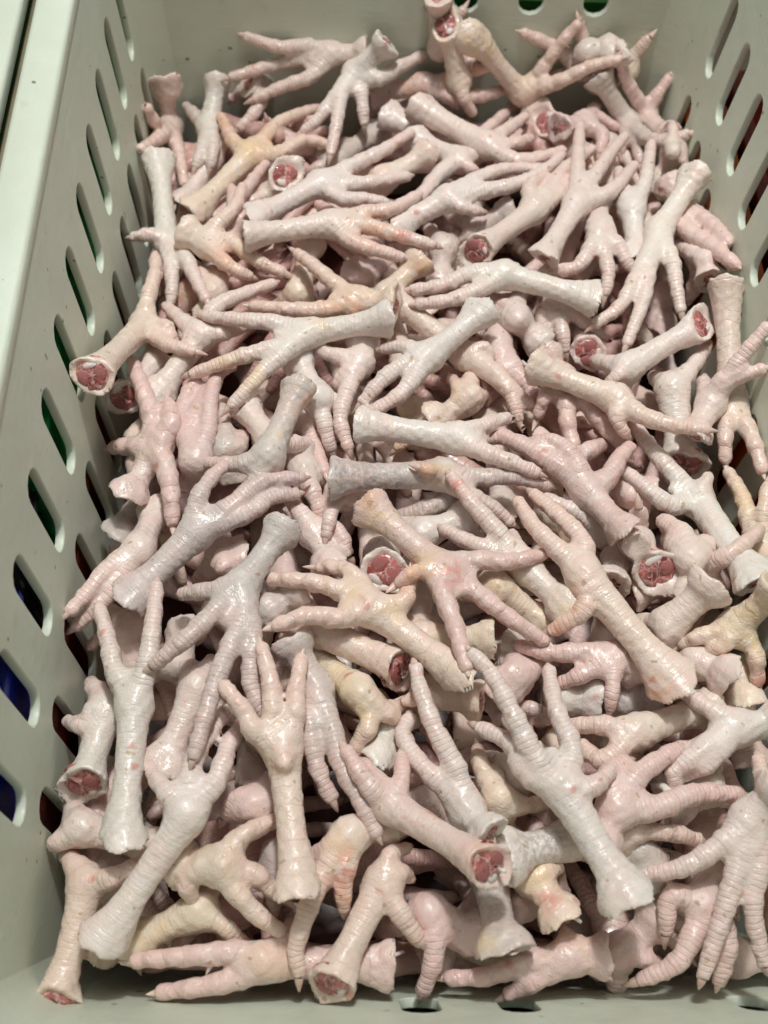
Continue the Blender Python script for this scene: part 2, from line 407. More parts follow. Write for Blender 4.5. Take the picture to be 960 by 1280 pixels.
# --- far end
ft(440,0,(470,250,-2),(440,230),[[(415,190),(345,90),(295,50)]],1,'slim pink toe hooking up against the far wall beside the upright red cut end',c='p')
ft(640,0,(330,300,-1),(250,250),[[(200,205),(130,160),(45,125)],[(275,190),(262,130),(252,85)]],1,'pale foot with two thin toes spread up against the far wall below the green slot',c='c')
ft(640,0,(380,260,-2),(430,260),[[(450,220),(480,180),(512,145)]],1,'thin tan toe pointing at the far right corner of the crate',c='c')
ft(440,0,(320,-20),(330,180,-1),[[(415,40)]],1,'pale shank standing on end against the far wall behind the red cut end',c='c')
ft(640,0,(375,190),(285,195),[[(240,230)]],2,'short pale shank lying across the top of a grey foot at the far end',c='w',ct=-1.0)
ft(0,0,(620,320),(640,480),[[(585,465),(552,405)],[(580,530),(530,558)],[(670,570),(690,690)]],2,'cream foot standing cut end up in the far left corner',c='c',o='p',ct=-1.0)
ft(0,0,(815,300),(785,480),[[(765,540),(735,620)],[(800,550),(790,620)],[(730,430),(700,400)]],3,'slim pale foot upright just right of the far left corner',c='b')
ft(0,0,(690,770,-1),(790,600),[[(835,540)],[(850,500)]],2,'broadly ringed pale foot partly under the tan foot at the far left',c='w')
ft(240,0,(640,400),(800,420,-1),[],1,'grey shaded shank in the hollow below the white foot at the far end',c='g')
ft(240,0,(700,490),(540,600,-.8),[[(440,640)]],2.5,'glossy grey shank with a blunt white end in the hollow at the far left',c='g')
ft(240,0,(1000,360),(880,330),[],2,'pink shank lying low behind the orange toe at the far end',c='p')
ft(440,0,(75,352),(265,320),[[(350,300),(430,272),(505,255)],[(400,370),(520,350),(640,318)]],3,'foot with an orange stained toe near the far end',c='p',tc='o',mk=[(370,290,60,'o'),(450,265,60,'o'),(230,330,50,'o')])
ft(440,0,(350,88,1.5),(400,300,-1),[[(420,370),(450,420)]],3.4,'upright foot showing a heart shaped red cut end by the far wall',c='c',ct=1.6)
ft(440,0,(468,160),(640,350),[[(715,255),(785,160),(845,92)],[(780,305),(890,250),(1000,222)],[(740,300),(800,262)]],4.6,'yellow ended foot with three toes fanning right under the green far slot',c='c',o='p',mk=[(480,170,70,'y')],ct=-1.3)
ft(240,0,(660,200),(520,205),[[(430,172),(330,178),(205,138)],[(400,220),(280,250),(148,290)],[(450,285),(350,320),(240,370)]],4,'pink toed foot pointing left, highest at the far left of the heap',c='w')
ft(240,0,(210,300,-1.5),(260,330,-1),[[(190,330),(150,370)],[(250,400),(180,480)]],2.6,'jumbled pale toes below the long pink toes at the far left',c='w')
ft(240,0,(735,155),(612,275),[[(560,350),(545,450),(520,575)],[(635,360),(645,460)],[(530,370),(470,450),(420,490)],[(700,295),(780,250),(872,205)]],5,'white foot with a brown speck hanging toes down at the far end',c='b',mk=[(680,212,22,'d')])
ft(240,0,(350,655,1.2),(280,740,-1.5),[[(200,760)]],4,'foot showing a round red cut end beside the tan foot',c='w',ct=2.0)
ft(240,0,(0,800),(215,585),[[(155,530),(110,440)],[(270,520),(340,450),(470,405)],[(330,575),(420,525),(505,540)]],4.3,'tan coloured foot with an upright orange toe near the far left',c='y',mk=[(120,460,60,'o'),(140,520,50,'o'),(260,530,70,'o'),(220,560,50,'y')])
ft(240,0,(120,900,-1),(170,830),[[(165,770),(215,690),(275,615)]],4.6,'pink curved toe rising between the tan foot and the round red cut end',c='p',tw=.9)
ft(440,0,(725,455,1.5),(840,570,-1),[[(900,640)]],4.2,'foot with an orange rimmed red cut end facing up below the fanned yellow foot',c='c',ct=2.0)
ft(440,0,(590,790),(470,850,-.5),[[(410,900)]],3.5,'blunt grey white stump between two long pale feet',c='g')
ft(440,0,(130,430),(420,600,-.5),[[(430,560),(600,400)]],3.2,'pale wrinkled foot hidden behind the large smooth white shank',c='w')
ft(640,0,(320,275),(430,460),[[(520,525),(590,520),(655,505)],[(465,530),(480,610)],[(420,540)]],4,'smooth grey foot at the far right with one toe pointing right',c='g')
ft(640,0,(590,520,-1),(500,440),[[(465,370),(425,290),(400,195)],[(535,370),(588,292)],[(520,470)]],3.5,'foot with two pink toes raised toward the far right corner',c='p')
ft(640,0,(560,680),(605,570),[[(605,510),(600,465)],[(635,590),(650,630)]],4,'small cluster of knuckled toes against the far right wall',c='w',tw=.85)
ft(640,0,(170,480),(265,465),[[(320,440),(388,475)],[(335,500),(330,570)]],4.3,'pinkish foot with two short hooked toes below the orange rimmed cut end',c='p')
ft(440,0,(250,405),(500,545),[[(560,500),(648,440)],[(610,600),(715,588),(790,565)],[(600,540),(665,520)]],6,'large smooth white shank with a brown spot pointing right at the far end',c='w',sw=1.15,mk=[(365,520,18,'d')])
ft(240,0,(225,825),(480,690),[[(600,620),(715,565),(820,498)],[(600,690),(700,680),(806,662)],[(560,745),(640,745),(725,760)]],6,'long white foot with two toes pointing up right below the round red cut end',c='b')
ft(240,0,(885,580),(720,670,-.5),[[(600,740)]],5.3,'peach cone shaped shank end between two long white feet',c='c')
ft(440,0,(235,520,-.5),(400,600),[[(320,660),(225,765),(40,800)],[(470,650)]],5,'bent white foot whose pink toe trails down left past the peach shank end',c='w')
ft(440,0,(170,850,-.4),(360,745),[[(450,680),(570,635),(692,632)],[(470,720),(620,690),(720,640),(788,582)],[(420,780),(485,795)]],6.2,'broad white foot with long toes reaching right, left of the red ended foot',c='b')
ft(240,0,(195,885),(520,840),[[(640,800),(750,785),(850,730)],[(640,845),(770,880),(905,920)],[(600,905),(700,940),(785,965)]],7,'long white foot lying level with one orange pink toe',c='w',mk=[(680,850,90,'o'),(790,880,30,'r')])
ft(240,240,(-30,150,-1),(60,200),[[(140,185),(240,255),(335,300)],[(110,255),(160,290),(215,315)],[(90,130),(160,60),(190,-20)]],5.2,'peach foot with a smooth round knuckle at the upper left',c='c',mk=[(200,215,50,'y'),(120,250,50,'o')])
ft(240,240,(60,470,-1),(80,380),[[(100,330),(75,290)],[(130,300)]],3,'peach shank seen dimly under the round knuckled foot',c='c')
ft(440,240,(465,222,1),(680,70),[[(745,-10),(800,-90),(900,-160)],[(665,-20),(720,-60)],[(760,20),(830,-50)]],6.5,'foot with a large red cut end facing down left, upper middle of the heap',c='w',ct=.9)
ft(440,240,(330,330,-1),(345,215),[[(330,170)]],3,'dim pale foot in the hollow left of the large red cut end',c='w')
ft(640,0,(115,975),(240,770),[[(245,660),(248,570),(255,472)],[(310,660),(365,580),(422,512)],[(350,730),(400,690),(457,622)]],7,'large pale foot with three straight toes pointing up, centre right of the far half',c='w')
ft(640,0,(465,960),(450,790),[[(498,690),(512,610),(522,538)],[(412,700),(400,640)]],6,'pale foot with one slim toe upright between two large feet at the far right',c='b')
ft(640,240,(320,40,-.5),(330,140),[[(345,220),(362,310),(350,380)],[(395,200),(430,260),(458,300)],[(285,230),(240,285),(165,290)]],6.4,'curled foot with toes bent down between two upright feet',c='w')
ft(640,240,(590,-30,-1),(650,70),[[(690,90),(755,130),(810,185)],[(650,140),(740,200),(840,275)],[(620,150)]],5,'two plump pink toes reaching the right wall',c='p',o='p',tw=1.15)
ft(640,240,(745,340,-1),(725,255),[[(690,275),(655,235)],[(690,330),(670,395)]],4,'pale knuckled foot under the plump toes at the right wall',c='w')
ft(640,240,(690,-70),(550,150),[[(515,270),(495,400),(432,568)],[(600,260),(615,350),(633,442)],[(460,330),(405,430),(318,492)]],7.4,'bluish white foot hanging toes down at the upper right',c='b')
ft(640,240,(560,500,-1),(560,400),[[(600,330)]],2.5,'dim foot in the dark hollow under the bluish white hanging foot',c='p')

# --- left middle
ft(0,0,(592,590),(628,915),[[(640,1000),(645,1070),(640,1130)],[(690,960),(735,1050),(772,1120)],[(575,880),(500,888)]],4.8,'white ringed foot upright along the left side, toes pointing down',c='b')
ft(0,240,(345,690,.8),(540,500),[[(555,400),(580,310),(582,240)],[(615,565),(725,598)],[(615,500),(650,540)]],7,'peach foot with a red cut end overhanging the left wall slots',c='c',ct=.7)
ft(0,240,(462,772,.8),(575,650,-1),[],5.5,'foot with a deep red cut end tucked below the peach foot at left wall',c='w',ct=1.2)
ft(0,240,(585,770,-.5),(750,540),[[(810,430),(910,385),(1025,342)],[(850,525),(920,500)],[(680,480),(625,430)]],5.8,'white foot with broad wet scales lying between the peach foot and the long yellowed foot',c='w')
ft(240,240,(440,200,-.5),(400,380,-1),[],4.5,'yellow skinned shank standing behind the peach palm near the upper left',c='y')
ft(240,240,(770,420,-.6),(625,410),[[(530,340),(455,275),(392,228)],[(500,440),(370,440),(228,428)],[(600,460)]],6.8,'peach palm with two thick toes spread left near the upper middle',c='y',o='p',mk=[(560,440,80,'o'),(630,440,60,'o')])
ft(240,240,(590,290,-1),(640,310,-1),[[(600,320)]],4,'short pink toe end in the gap above the peach palm',c='p')
ft(240,240,(745,475),(440,530),[[(300,490),(180,480),(55,465)],[(330,580),(200,612),(0,682)],[(290,650),(220,725),(148,800)]],7.6,'long bluish white foot with yellow tinted toes pointing left',c='b',ct=-.3,mk=[(230,690,60,'y'),(490,490,40,'y'),(120,640,60,'y')])
ft(440,240,(255,255),(130,390),[],5.9,'yellowish cone shaped shank end right of the peach palm',c='c',mk=[(240,360,90,'y'),(260,290,50,'o')])
ft(440,240,(130,380),(430,620,-.4),[[(540,680),(600,770),(625,850)],[(600,740),(670,800)],[(490,580),(520,610)]],6.1,'creamy foot passing under the white foot at the centre, pink toes to its lower right',c='c')
ft(440,240,(920,405),(570,310),[[(460,300),(340,350),(232,366)],[(480,365),(370,405),(252,422)]],8,'long white ringed foot with torn translucent end lying level at upper middle',c='b')
ft(440,240,(492,445),(285,620),[[(200,580),(115,588)],[(170,660),(90,730),(42,785)],[(200,740),(120,800),(60,830)]],8,'smooth bluish white foot with a rounded end, slanting down left at the centre',c='b')
ft(240,240,(640,570),(630,640),[[(560,620),(500,600),(447,552)],[(585,740),(555,850),(585,955)],[(560,690),(545,725)]],6.5,'wrinkled bent foot with one toe pointing straight down left of centre',c='w')
ft(240,240,(395,635),(470,770),[[(500,880),(520,960)]],5.4,'pale shank squeezed beside the wrinkled bent foot',c='b')
ft(440,240,(575,425),(545,570),[[(600,640),(680,775)],[(570,660),(640,720)]],5.5,'bumpy pink foot under the centre, its orange tinted shank end raised',c='p')
ft(440,240,(700,560,-.5),(620,480),[[(570,420),(535,450)]],5.7,'white foot with a torn flap behind the slanting pale foot at centre right',c='w')
ft(640,240,(130,330,-.5),(175,420),[[(185,500),(200,590)],[(240,460),(325,530)],[(110,470),(150,560)]],5,'foot with two small plump toes below the torn ended white foot',c='w')
ft(640,240,(290,605,.8),(240,480,-1.5),[],4.6,'dark pink cut end facing out in the hollow at the right of centre',c='p',ct=1.0)
ft(440,240,(310,860,-1),(430,780),[[(400,740),(375,700)],[(500,760)]],5.2,'small foot with one stubby upright toe at the centre gap',c='c',o='p')
ft(440,240,(230,800,-1),(230,900,-1),[[(170,960)]],4.6,'brownish edged shank standing under the smooth bluish foot',c='y',mk=[(150,950,70,'y')])
ft(640,240,(715,490,.3),(430,660),[[(360,720)]],7.7,'white ringed shank with a hollow red cut end pointing up right',c='b',ct=.9)
ft(640,240,(800,345),(825,790),[[(880,880),(915,960),(938,1040)],[(800,900),(800,1000)],[(770,850)]],7.3,'peach foot standing wide cut end up at the right wall, toes down',c='c',o='p',sw=1.05)
ft(640,240,(680,920,-.5),(745,800),[[(830,665),(890,585),(955,508)],[(780,720),(850,690),(935,665)]],7.6,'foot with two raised toes crossing the peach foot at the right wall',c='w')
ft(640,240,(645,1035,.8),(600,740),[[(690,640),(735,570)]],6.9,'thick white foot with its pink cut end facing down, right side',c='b',ct=.7,sw=1.25)
ft(640,240,(130,610,-.5),(185,700),[[(130,760),(100,830)],[(205,790),(210,880),(240,980)],[(280,790),(340,870),(420,960)]],6.3,'three plump pink segmented toes spread under the slanting pale foot',c='p',o='p',tw=1.1)
ft(640,240,(75,655),(390,775),[[(480,835),(590,872),(725,892)],[(395,855),(425,905)],[(440,800)]],8.6,'smooth pale foot slanting down right with a long toe, right of centre',c='c',t=1)
# --- middle band
ft(240,480,(195,85),(300,215,-.5),[[(250,290)]],6,'flared shank end with an orange bit beside the upright grey pink foot',c='w',ct=.6)
ft(240,480,(400,15),(285,270),[[(185,300),(65,297)],[(250,350),(170,430)],[(330,340)]],7.2,'grey pink foot upright with flared cut end left of centre',c='g',mk=[(330,185,25,'y'),(420,60,60,'o')])
ft(0,480,(700,430,-1),(735,290),[[(705,190),(735,100),(775,15)],[(780,170),(790,50),(825,-55),(870,-72)],[(690,180),(690,60),(735,-15)]],6,'pink foot with fingerlike toes raised up at the left',c='p')
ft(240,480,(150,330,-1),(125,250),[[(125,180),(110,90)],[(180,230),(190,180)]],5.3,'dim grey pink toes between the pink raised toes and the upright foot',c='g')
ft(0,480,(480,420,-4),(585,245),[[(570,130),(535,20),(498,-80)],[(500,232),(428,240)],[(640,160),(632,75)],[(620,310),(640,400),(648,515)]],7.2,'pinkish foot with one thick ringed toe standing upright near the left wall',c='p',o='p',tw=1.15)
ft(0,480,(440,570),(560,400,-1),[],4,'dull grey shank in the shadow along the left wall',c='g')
ft(0,480,(490,800),(735,560),[[(735,450),(785,360),(835,310)],[(900,430),(985,365),(1130,350)],[(940,480),(1015,425),(1110,412)]],8,'large grey pink foot with toes spread up right, left of centre',c='g',sw=1.1)
ft(0,480,(590,470,-.5),(520,620),[[(410,690),(340,770),(265,850)],[(430,760),(370,830),(285,905)],[(550,675)]],7,'pale foot bent over at the left wall with a long white claw',c='w')
ft(240,480,(520,680),(455,560),[[(390,460),(340,400)],[(540,540),(590,640)]],5.8,'broad pale foot wedged under the grey pink spread toes at centre left',c='w')
ft(240,480,(380,240),(420,330),[[(460,430),(490,505)]],5.5,'pale ringed toe running down beside the spotted grey foot',c='w')
ft(240,480,(400,40,-.8),(430,130),[[(450,210),(497,330)]],5.2,'bright pink toe in the narrow gap left of centre',c='p')
ft(240,480,(590,400,-.8),(560,400),[[(530,450),(503,565)],[(640,470)]],6,'slim toe with a broad nail below the spotted grey foot',c='w')
ft(440,480,(25,150),(395,205),[[(470,165),(578,128)],[(480,250),(590,290),(690,332)],[(460,225),(500,212)]],8.4,'pale foot lying level at the centre with its dark cut edge at left',c='b',sw=1.05)
ft(440,480,(-85,350),(340,340),[[(480,350),(600,348),(738,380)],[(430,410),(520,460),(592,515)],[(310,330,.4),(268,318,1.6)]],8,'spotted grey foot with a round orange spur stump at the centre',c='g',sw=1.08,mk=[(60,350,110,'d'),(150,390,90,'d'),(-40,340,80,'d'),(268,318,40,'o'),(330,330,50,'y')])
ft(440,480,(440,500,-.5),(270,560),[[(210,600)]],6.2,'white shank bits crossing low below the spotted grey foot',c='b')
ft(440,480,(460,410,-.6),(390,430),[[(330,450),(185,492)],[(330,400)]],6.0,'grey ringed toe lying level under the spotted grey foot',c='g')
ft(440,480,(840,540),(760,490),[[(700,440)]],6,'yellow grey scaly shank between the bumpy feet right of centre',c='y')
ft(640,480,(430,560,-.5),(285,410),[[(180,310),(70,245),(-50,190),(-85,205)],[(240,300),(180,225),(100,210)],[(365,345),(400,280),(440,238)]],8.2,'pink foot with bumpy edged toes reaching up left, right of centre',c='p',tw=1.12)
ft(440,480,(690,250,-.5),(800,290),[[(700,210),(610,140)],[(650,170)]],7.4,'pink bumpy toe lying behind the pink bumpy edged foot',c='p')
ft(440,480,(810,835),(650,690),[[(555,565),(460,460),(370,345)],[(520,625),(430,590),(348,545)],[(600,560)]],8.1,'bumpy white foot with a bruised toe tip, its yellow stained end at lower right',c='w',mk=[(390,390,35,'r'),(800,830,50,'y'),(590,720,40,'y')])
ft(440,480,(60,455),(330,690),[[(450,660),(580,668),(720,638)],[(450,770),(580,870),(722,965)],[(345,800),(385,900),(428,1060)],[(235,705),(175,745)]],9,'pink palm with a red sore and spread toes at the centre of the heap',c='p',o='p',mk=[(375,715,45,'r'),(230,720,45,'o'),(60,430,50,'o'),(100,520,60,'y'),(270,660,60,'y')])
ft(440,480,(125,702,1.4),(110,640,-3),[],7.6,'upright stump with a white rimmed cut end showing two pink discs',s=1.12,c='w',ct=2.5,noauto=1)
ft(440,480,(725,895),(545,770),[],7,'yellow shank with brown stains under the pink palm',c='y',mk=[(550,760,60,'y'),(560,770,30,'d')])
ft(640,480,(610,1125),(270,720),[[(170,620),(80,530),(22,440)],[(265,590),(160,480),(80,412)],[(270,845),(150,925)]],9,'large cream foot slanting down right with an orange hind toe',c='c',sw=1.15,mk=[(220,820,70,'o'),(150,915,60,'o'),(550,1150,50,'o')])
ft(640,480,(420,610,-.5),(345,555),[[(300,515),(220,470),(128,430)]],7.3,'white foot with a thin ringed toe between the pink bumpy foot and the cream foot',c='b')
ft(640,480,(545,703,1.2),(470,600,-1.8),[],7.8,'stump with a dark red cut face turned up, right side of the heap',c='w',ct=2.0,sw=1.1)
ft(640,480,(370,760),(395,660),[[(430,570),(465,490)],[(480,540),(478,470)]],7.6,'two slim toes standing left of the stump with the dark red face',c='w')
ft(640,480,(670,780),(670,660),[[(640,570),(570,515)]],7.5,'thick bent toe curling over right of the dark red cut face',c='w',tw=1.3)
ft(640,480,(520,420),(440,400,-.5),[[(440,440)],[(500,450)]],6,'small pink knuckles between the bumpy pink foot and the ringed white foot',c='p')
ft(640,480,(920,750),(695,435),[[(600,455),(510,395),(420,325)],[(565,290),(490,200),(438,105)],[(735,350)]],7.1,'ringed white foot below the pink cut end at the right, toes up left',c='b',sw=1.1)
ft(640,480,(1000,720,-.5),(930,620),[[(893,530),(868,430),(812,330)],[(945,500),(958,380)]],6.7,'yellowish curved toe by the right wall',c='y',mk=[(870,430,60,'y')])
ft(640,480,(445,785),(690,715),[[(770,665),(850,615),(928,550)],[(770,760),(800,820)],[(700,760)]],7.4,'cream foot lying level with one toe raised to the right wall',c='c')
ft(640,720,(760,25),(590,180),[[(560,260)]],7.6,'broad ringed shank end pointing up right of the cream slanting foot',c='w',sw=1.15)
ft(640,720,(820,380),(690,320),[],7.5,'scaly white shank end just right of the cream foot cut end',c='w')
ft(640,720,(870,475),(850,370,-1),[],7.3,'small yellow flared shank end at the right above the long nailed toe',c='y')
ft(640,720,(1010,40),(830,195),[[(720,220),(640,255)],[(800,260),(745,275)],[(905,275),(922,390)]],8.3,'yellow palm with stubby toes at the right edge',c='y',o='p',mk=[(920,140,50,'y'),(900,250,60,'y'),(925,390,30,'r')])
# --- near half
ft(0,720,(500,300,-1),(490,200),[[(400,220),(345,260)],[(440,280)]],5,'pale pink foot in the gap left of the tall white foot',c='p')
ft(0,720,(310,788,.6),(400,510),[[(350,515),(320,562),(255,545)],[(380,450),(375,420)]],6.3,'foot with a brown red cut end lying by the left wall near the front',c='b',ct=.5,sw=1.1)
ft(0,720,(612,722),(735,430),[[(790,310)],[(710,330)]],6.3,'pinkish white shank cut square, leaning behind the tall white foot',c='w',sw=1.05)
ft(0,720,(700,200,-1),(660,320),[[(640,260)]],5,'pale foot glimpsed behind the crossing toe at the left',c='w')
ft(0,960,(585,300),(310,225),[[(250,250)]],6.2,'rounded white foot end lying level under the tall white foot',c='w')
ft(0,720,(458,990),(505,490),[[(432,360),(408,250),(372,118)],[(550,340),(572,190),(588,35)],[(520,380)]],8.6,'tall white foot upright with two straight toes, cut end toward the viewer',c='b')
ft(240,480,(345,540),(185,760),[[(70,870),(-40,970),(-145,1055)],[(180,900),(105,1070),(45,1260),(5,1400)],[(228,950),(215,1100),(245,1200),(278,1258)],[(65,775),(-32,787)]],9,'large grey foot with four long toes reaching down the left',c='g')
ft(240,480,(200,640,-1),(120,640,-1),[[(150,700)],[(110,690),(100,650)]],6,'small pink knuckle above the large grey foot at the left',c='p')
ft(0,960,(385,650),(700,180),[[(625,90),(570,20)],[(715,20),(745,-70),(850,-218)],[(810,50),(855,-80),(908,-168)]],8,'long white foot slanting across the lower left with its cut end down',c='b',mk=[(485,460,20,'y')])
ft(0,960,(212,895,.5),(325,440),[[(430,410),(545,350)],[(300,370)]],7,'peach foot in the near left corner with a red cut end facing the viewer',c='c',ct=1.1)
ft(0,960,(490,655),(740,540),[[(830,590),(920,662)],[(780,470)]],5.6,'yellow stained shank under the long slanting foot at the lower left',c='y',mk=[(540,600,80,'y')])
ft(0,960,(350,690,-.5),(400,640,-1),[],4.6,'dull yellow stub under the cut end of the long slanting foot',c='y')
ft(240,960,(-60,350,-.4),(90,365),[[(190,255),(312,195)],[(170,470),(250,555),(332,612)],[(220,390),(280,440),(330,478)],[(-20,400),(2,485)]],7,'peach palm with toes spread right at the lower left',c='c',o='p')
ft(240,960,(330,80,-.5),(240,140),[[(170,110),(125,180)],[(270,110),(215,70)],[(160,180)]],6,'curled pink toes above the peach palm at the lower left',c='p')
ft(240,960,(748,740),(290,725),[[(180,690),(60,700),(-210,722)],[(170,790),(20,822),(-115,842)],[(330,650),(368,590)]],6,'pink foot lying along the near end with two long toes to the left',c='p',o='p',t=1)
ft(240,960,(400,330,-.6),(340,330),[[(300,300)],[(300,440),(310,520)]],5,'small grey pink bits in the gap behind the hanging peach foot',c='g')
ft(240,720,(400,60),(290,130,-.5),[],7.5,'pale scaly shank piece between the grey foot and the striped cut shank',c='g')
ft(240,720,(365,240),(465,420),[[(440,540),(470,720),(520,830)],[(520,560),(565,720),(640,860),(690,965)],[(500,500)]],8.2,'grey foot with two long ringed toes pointing down left of centre',c='g')
ft(240,720,(398,1185),(340,650),[[(240,590),(190,500),(118,412)],[(305,520),(295,400),(262,270)],[(382,550),(392,420),(410,310)],[(345,700,.8),(350,690,1.5)]],9,'peach palm standing with three toes up, shank hanging to the front',c='c',o='p')
ft(240,720,(440,290),(620,430),[[(670,540),(625,620),(602,672)],[(720,500),(815,470)],[(760,540)]],7.2,'cream palm with yellow folds left of the yellow striped shank',c='y',o='p',mk=[(540,370,50,'y'),(560,420,60,'y'),(640,510,50,'y')])
ft(240,720,(790,350,.3),(460,195),[[(380,190),(320,185)]],8,'striped white shank with a red cut face pointing down right at the centre',c='c',ct=.5,sw=1.12)
ft(440,720,(410,375),(75,125),[[(-40,55),(-170,20),(-300,12)],[(-50,160),(-160,145),(-285,185)],[(35,30),(-30,-25),(-115,-32)],[(190,100),(215,0)]],8.7,'big cream palm with three toes spread left at the centre',c='c',o='p',mk=[(215,20,60,'o'),(150,130,40,'y'),(0,60,40,'y')])
ft(240,720,(690,675),(740,570),[],6.2,'small white stump with a dark hollow end below the cream palm',c='b')
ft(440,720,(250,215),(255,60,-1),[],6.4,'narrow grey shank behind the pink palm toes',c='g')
ft(440,720,(520,235),(270,235),[],7.2,'yellow ribbed shank end with a white tendon under the pink palm toe',c='y',t=1)
ft(440,720,(490,470),(290,440),[[(200,470)]],7.7,'cream ribbed shank with a red edged cut, lower of the two in the centre',c='y',sw=1.05)
ft(440,720,(580,250),(630,310,-.5),[[(620,330)],[(560,330)]],6,'grey rounded toe beside the yellow ribbed shank end',c='g')
ft(440,720,(570,420),(610,375),[[(655,365),(712,325)],[(640,410)]],6.3,'pair of short pink toes right of the cream ribbed shank',c='p')
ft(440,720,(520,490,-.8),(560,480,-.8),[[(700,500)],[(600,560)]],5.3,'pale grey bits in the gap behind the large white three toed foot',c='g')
ft(640,720,(330,460),(200,455,-.4),[],6,'white shank piece low under the bent pink foot at the right',c='b')
ft(640,720,(465,350,-.6),(385,310),[[(270,285),(150,290),(28,262)],[(380,410),(368,495)],[(260,370),(190,400)]],7.6,'bent pink foot with one long toe to the left under the cream slanting foot',c='p')
ft(640,720,(560,440),(430,460,-.8),[],5.6,'pale shank end beneath the cut end of the cream slanting foot',c='b')
ft(640,720,(742,490),(470,585),[[(340,560),(220,560)],[(340,690),(265,640)],[(420,640)]],7.4,'cream foot lying level at the lower right, its toes to the left',c='c')
ft(640,720,(1010,540),(840,570),[[(760,510),(645,440)],[(710,640),(610,650)],[(740,700),(650,745)],[(600,740),(615,790)]],8,'white foot entering from the right edge with a long nailed toe',c='b',sw=1.1)
ft(640,720,(330,1000),(395,880),[[(450,770),(550,690),(622,648)],[(540,870),(690,815),(848,820)],[(360,745),(425,700)]],8.2,'pink scaled foot with toes fanned up right at the lower right',c='p',tw=1.12)
ft(640,960,(560,140),(720,80,-.5),[[(640,200)]],6.4,'white body of a foot under the pink fanned toes at the right',c='b')
ft(640,960,(420,180,-.5),(400,250),[[(500,238),(600,242),(695,268)]],7.2,'peach single toe lying level below the pink fanned foot',c='c')
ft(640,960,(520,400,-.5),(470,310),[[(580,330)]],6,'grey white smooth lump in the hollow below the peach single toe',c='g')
ft(640,720,(1010,1050),(985,930),[[(960,830),(925,690)]],8.8,'peach toe standing at the right edge of the picture, lower half',c='c')
ft(440,720,(520,985,-1.8),(430,880),[[(355,800),(250,700),(185,590),(212,535)],[(395,740),(310,570),(260,440),(238,345)],[(400,800)]],8.0,'white foot with two toes curving up left, lower centre',c='b',ct=-.6)
ft(440,720,(560,1000,-1),(555,850),[[(490,730),(470,650)],[(545,740),(612,685)],[(650,860),(735,850)]],6.2,'yellow peach palm low between two large white feet',c='y',o='p')
ft(440,720,(700,700,-1),(640,730,-1),[[(600,785)]],6.3,'single white toe tip in the gap at the lower centre',c='b')
ft(440,960,(520,370),(140,140),[[(185,50),(186,-45)],[(60,60),(-20,-60)],[(100,50),(40,-20)]],8.45,'pinkish foot with a flared torn end and a white tendon, lower centre',c='p',ct=.6,t=1,mk=[(480,330,60,'o'),(50,220,40,'o')])
ft(240,960,(720,200,-.8),(590,255),[[(580,350),(566,440),(570,528)],[(500,380),(430,540),(385,690),(400,770)],[(480,310),(460,330)]],7.6,'foot with a reddish orange toe and a longer pale toe hanging at the near end',c='c',tc='o',mk=[(580,320,50,'o'),(570,400,60,'r'),(570,480,50,'o'),(530,260,40,'y')])
ft(240,960,(515,820,.3),(715,430),[[(790,560),(855,650)],[(790,390),(815,410)],[(740,330),(800,300)]],7,'pale foot at the near end with its cut end facing down left',c='c',ct=.5)
ft(440,960,(560,335),(810,270,-.3),[],7.8,'speckled bluish white shank with its dark cut end at left, lower centre',c='b',sw=1.2,mk=[(690,300,100,'d'),(750,280,80,'d')])
ft(440,960,(790,560),(670,410),[[(770,370)]],7.1,'blotchy shank end with a white tendon below the speckled shank',c='y',t=1,mk=[(740,500,45,'r'),(690,400,60,'y')])
ft(440,960,(575,695),(510,390),[],7.3,'smooth grey yellow shank hanging over the near end, lower centre',c='g',sw=1.15,mk=[(490,650,60,'y')])
ft(440,960,(470,620,-.6),(290,540),[[(310,650),(300,740),(268,835)],[(380,650)]],6,'pink foot with one toe hanging straight down over a near wall hole',c='p')
ft(440,960,(800,480,-1),(640,500,-1),[[(600,490)]],5.4,'dim pink foot in the hollow under the speckled shank',c='p')
ft(440,960,(960,710,-.4),(830,705),[[(720,780),(590,850)],[(660,725),(520,780),(365,788)],[(810,650),(800,620)]],6,'pink palm lying at the near end with two toes to the left',c='p',o='p')
ft(640,960,(560,560),(400,690,-.5),[[(540,730)]],5.4,'pink shank low at the near end right of the pink palm',c='p')
ft(440,720,(1035,1210),(790,800),[[(690,690),(605,520),(525,370),(448,288)],[(825,650),(765,500),(738,355)],[(650,740),(600,630),(478,568)],[(900,790),(965,735)]],9.6,'largest white foot on top at the lower right, toes up left',c='b',sw=1.12,mk=[(700,585,25,'r'),(850,865,15,'d')])
ft(640,960,(750,390,-1),(720,510),[[(680,620),(620,730),(485,795)],[(600,480),(575,610)],[(800,610),(805,700),(778,800)]],7,'foot with toes spread down onto the near wall at the lower right',c='p')
ft(640,960,(1000,60),(890,190),[[(780,290),(650,370),(497,400)],[(855,340),(800,520),(718,775)],[(925,370),(900,520),(945,730)]],9,'large pale foot at the near right edge with its toes hanging down',c='w')
# ------------------------------------------------------------------ feet: placing
def ray(px, py):
    d = RW @ np.array([px - 480.0, 640.0 - py, FPX]); return d / np.linalg.norm(d)

def base_height(p):
    """resting height of the heap: a little lower along the walls and the far end"""
    x, y = p[..., 0], p[..., 1]
    z = -0.022 * np.clip((y - 0.20) / 0.14, 0, 1) ** 1.5
    z = z - 0.020 * np.clip((XL + 0.055 - x) / 0.05, 0, 1)
    z = z - 0.012 * np.clip((-0.16 - y) / 0.07, 0, 1)
    return z

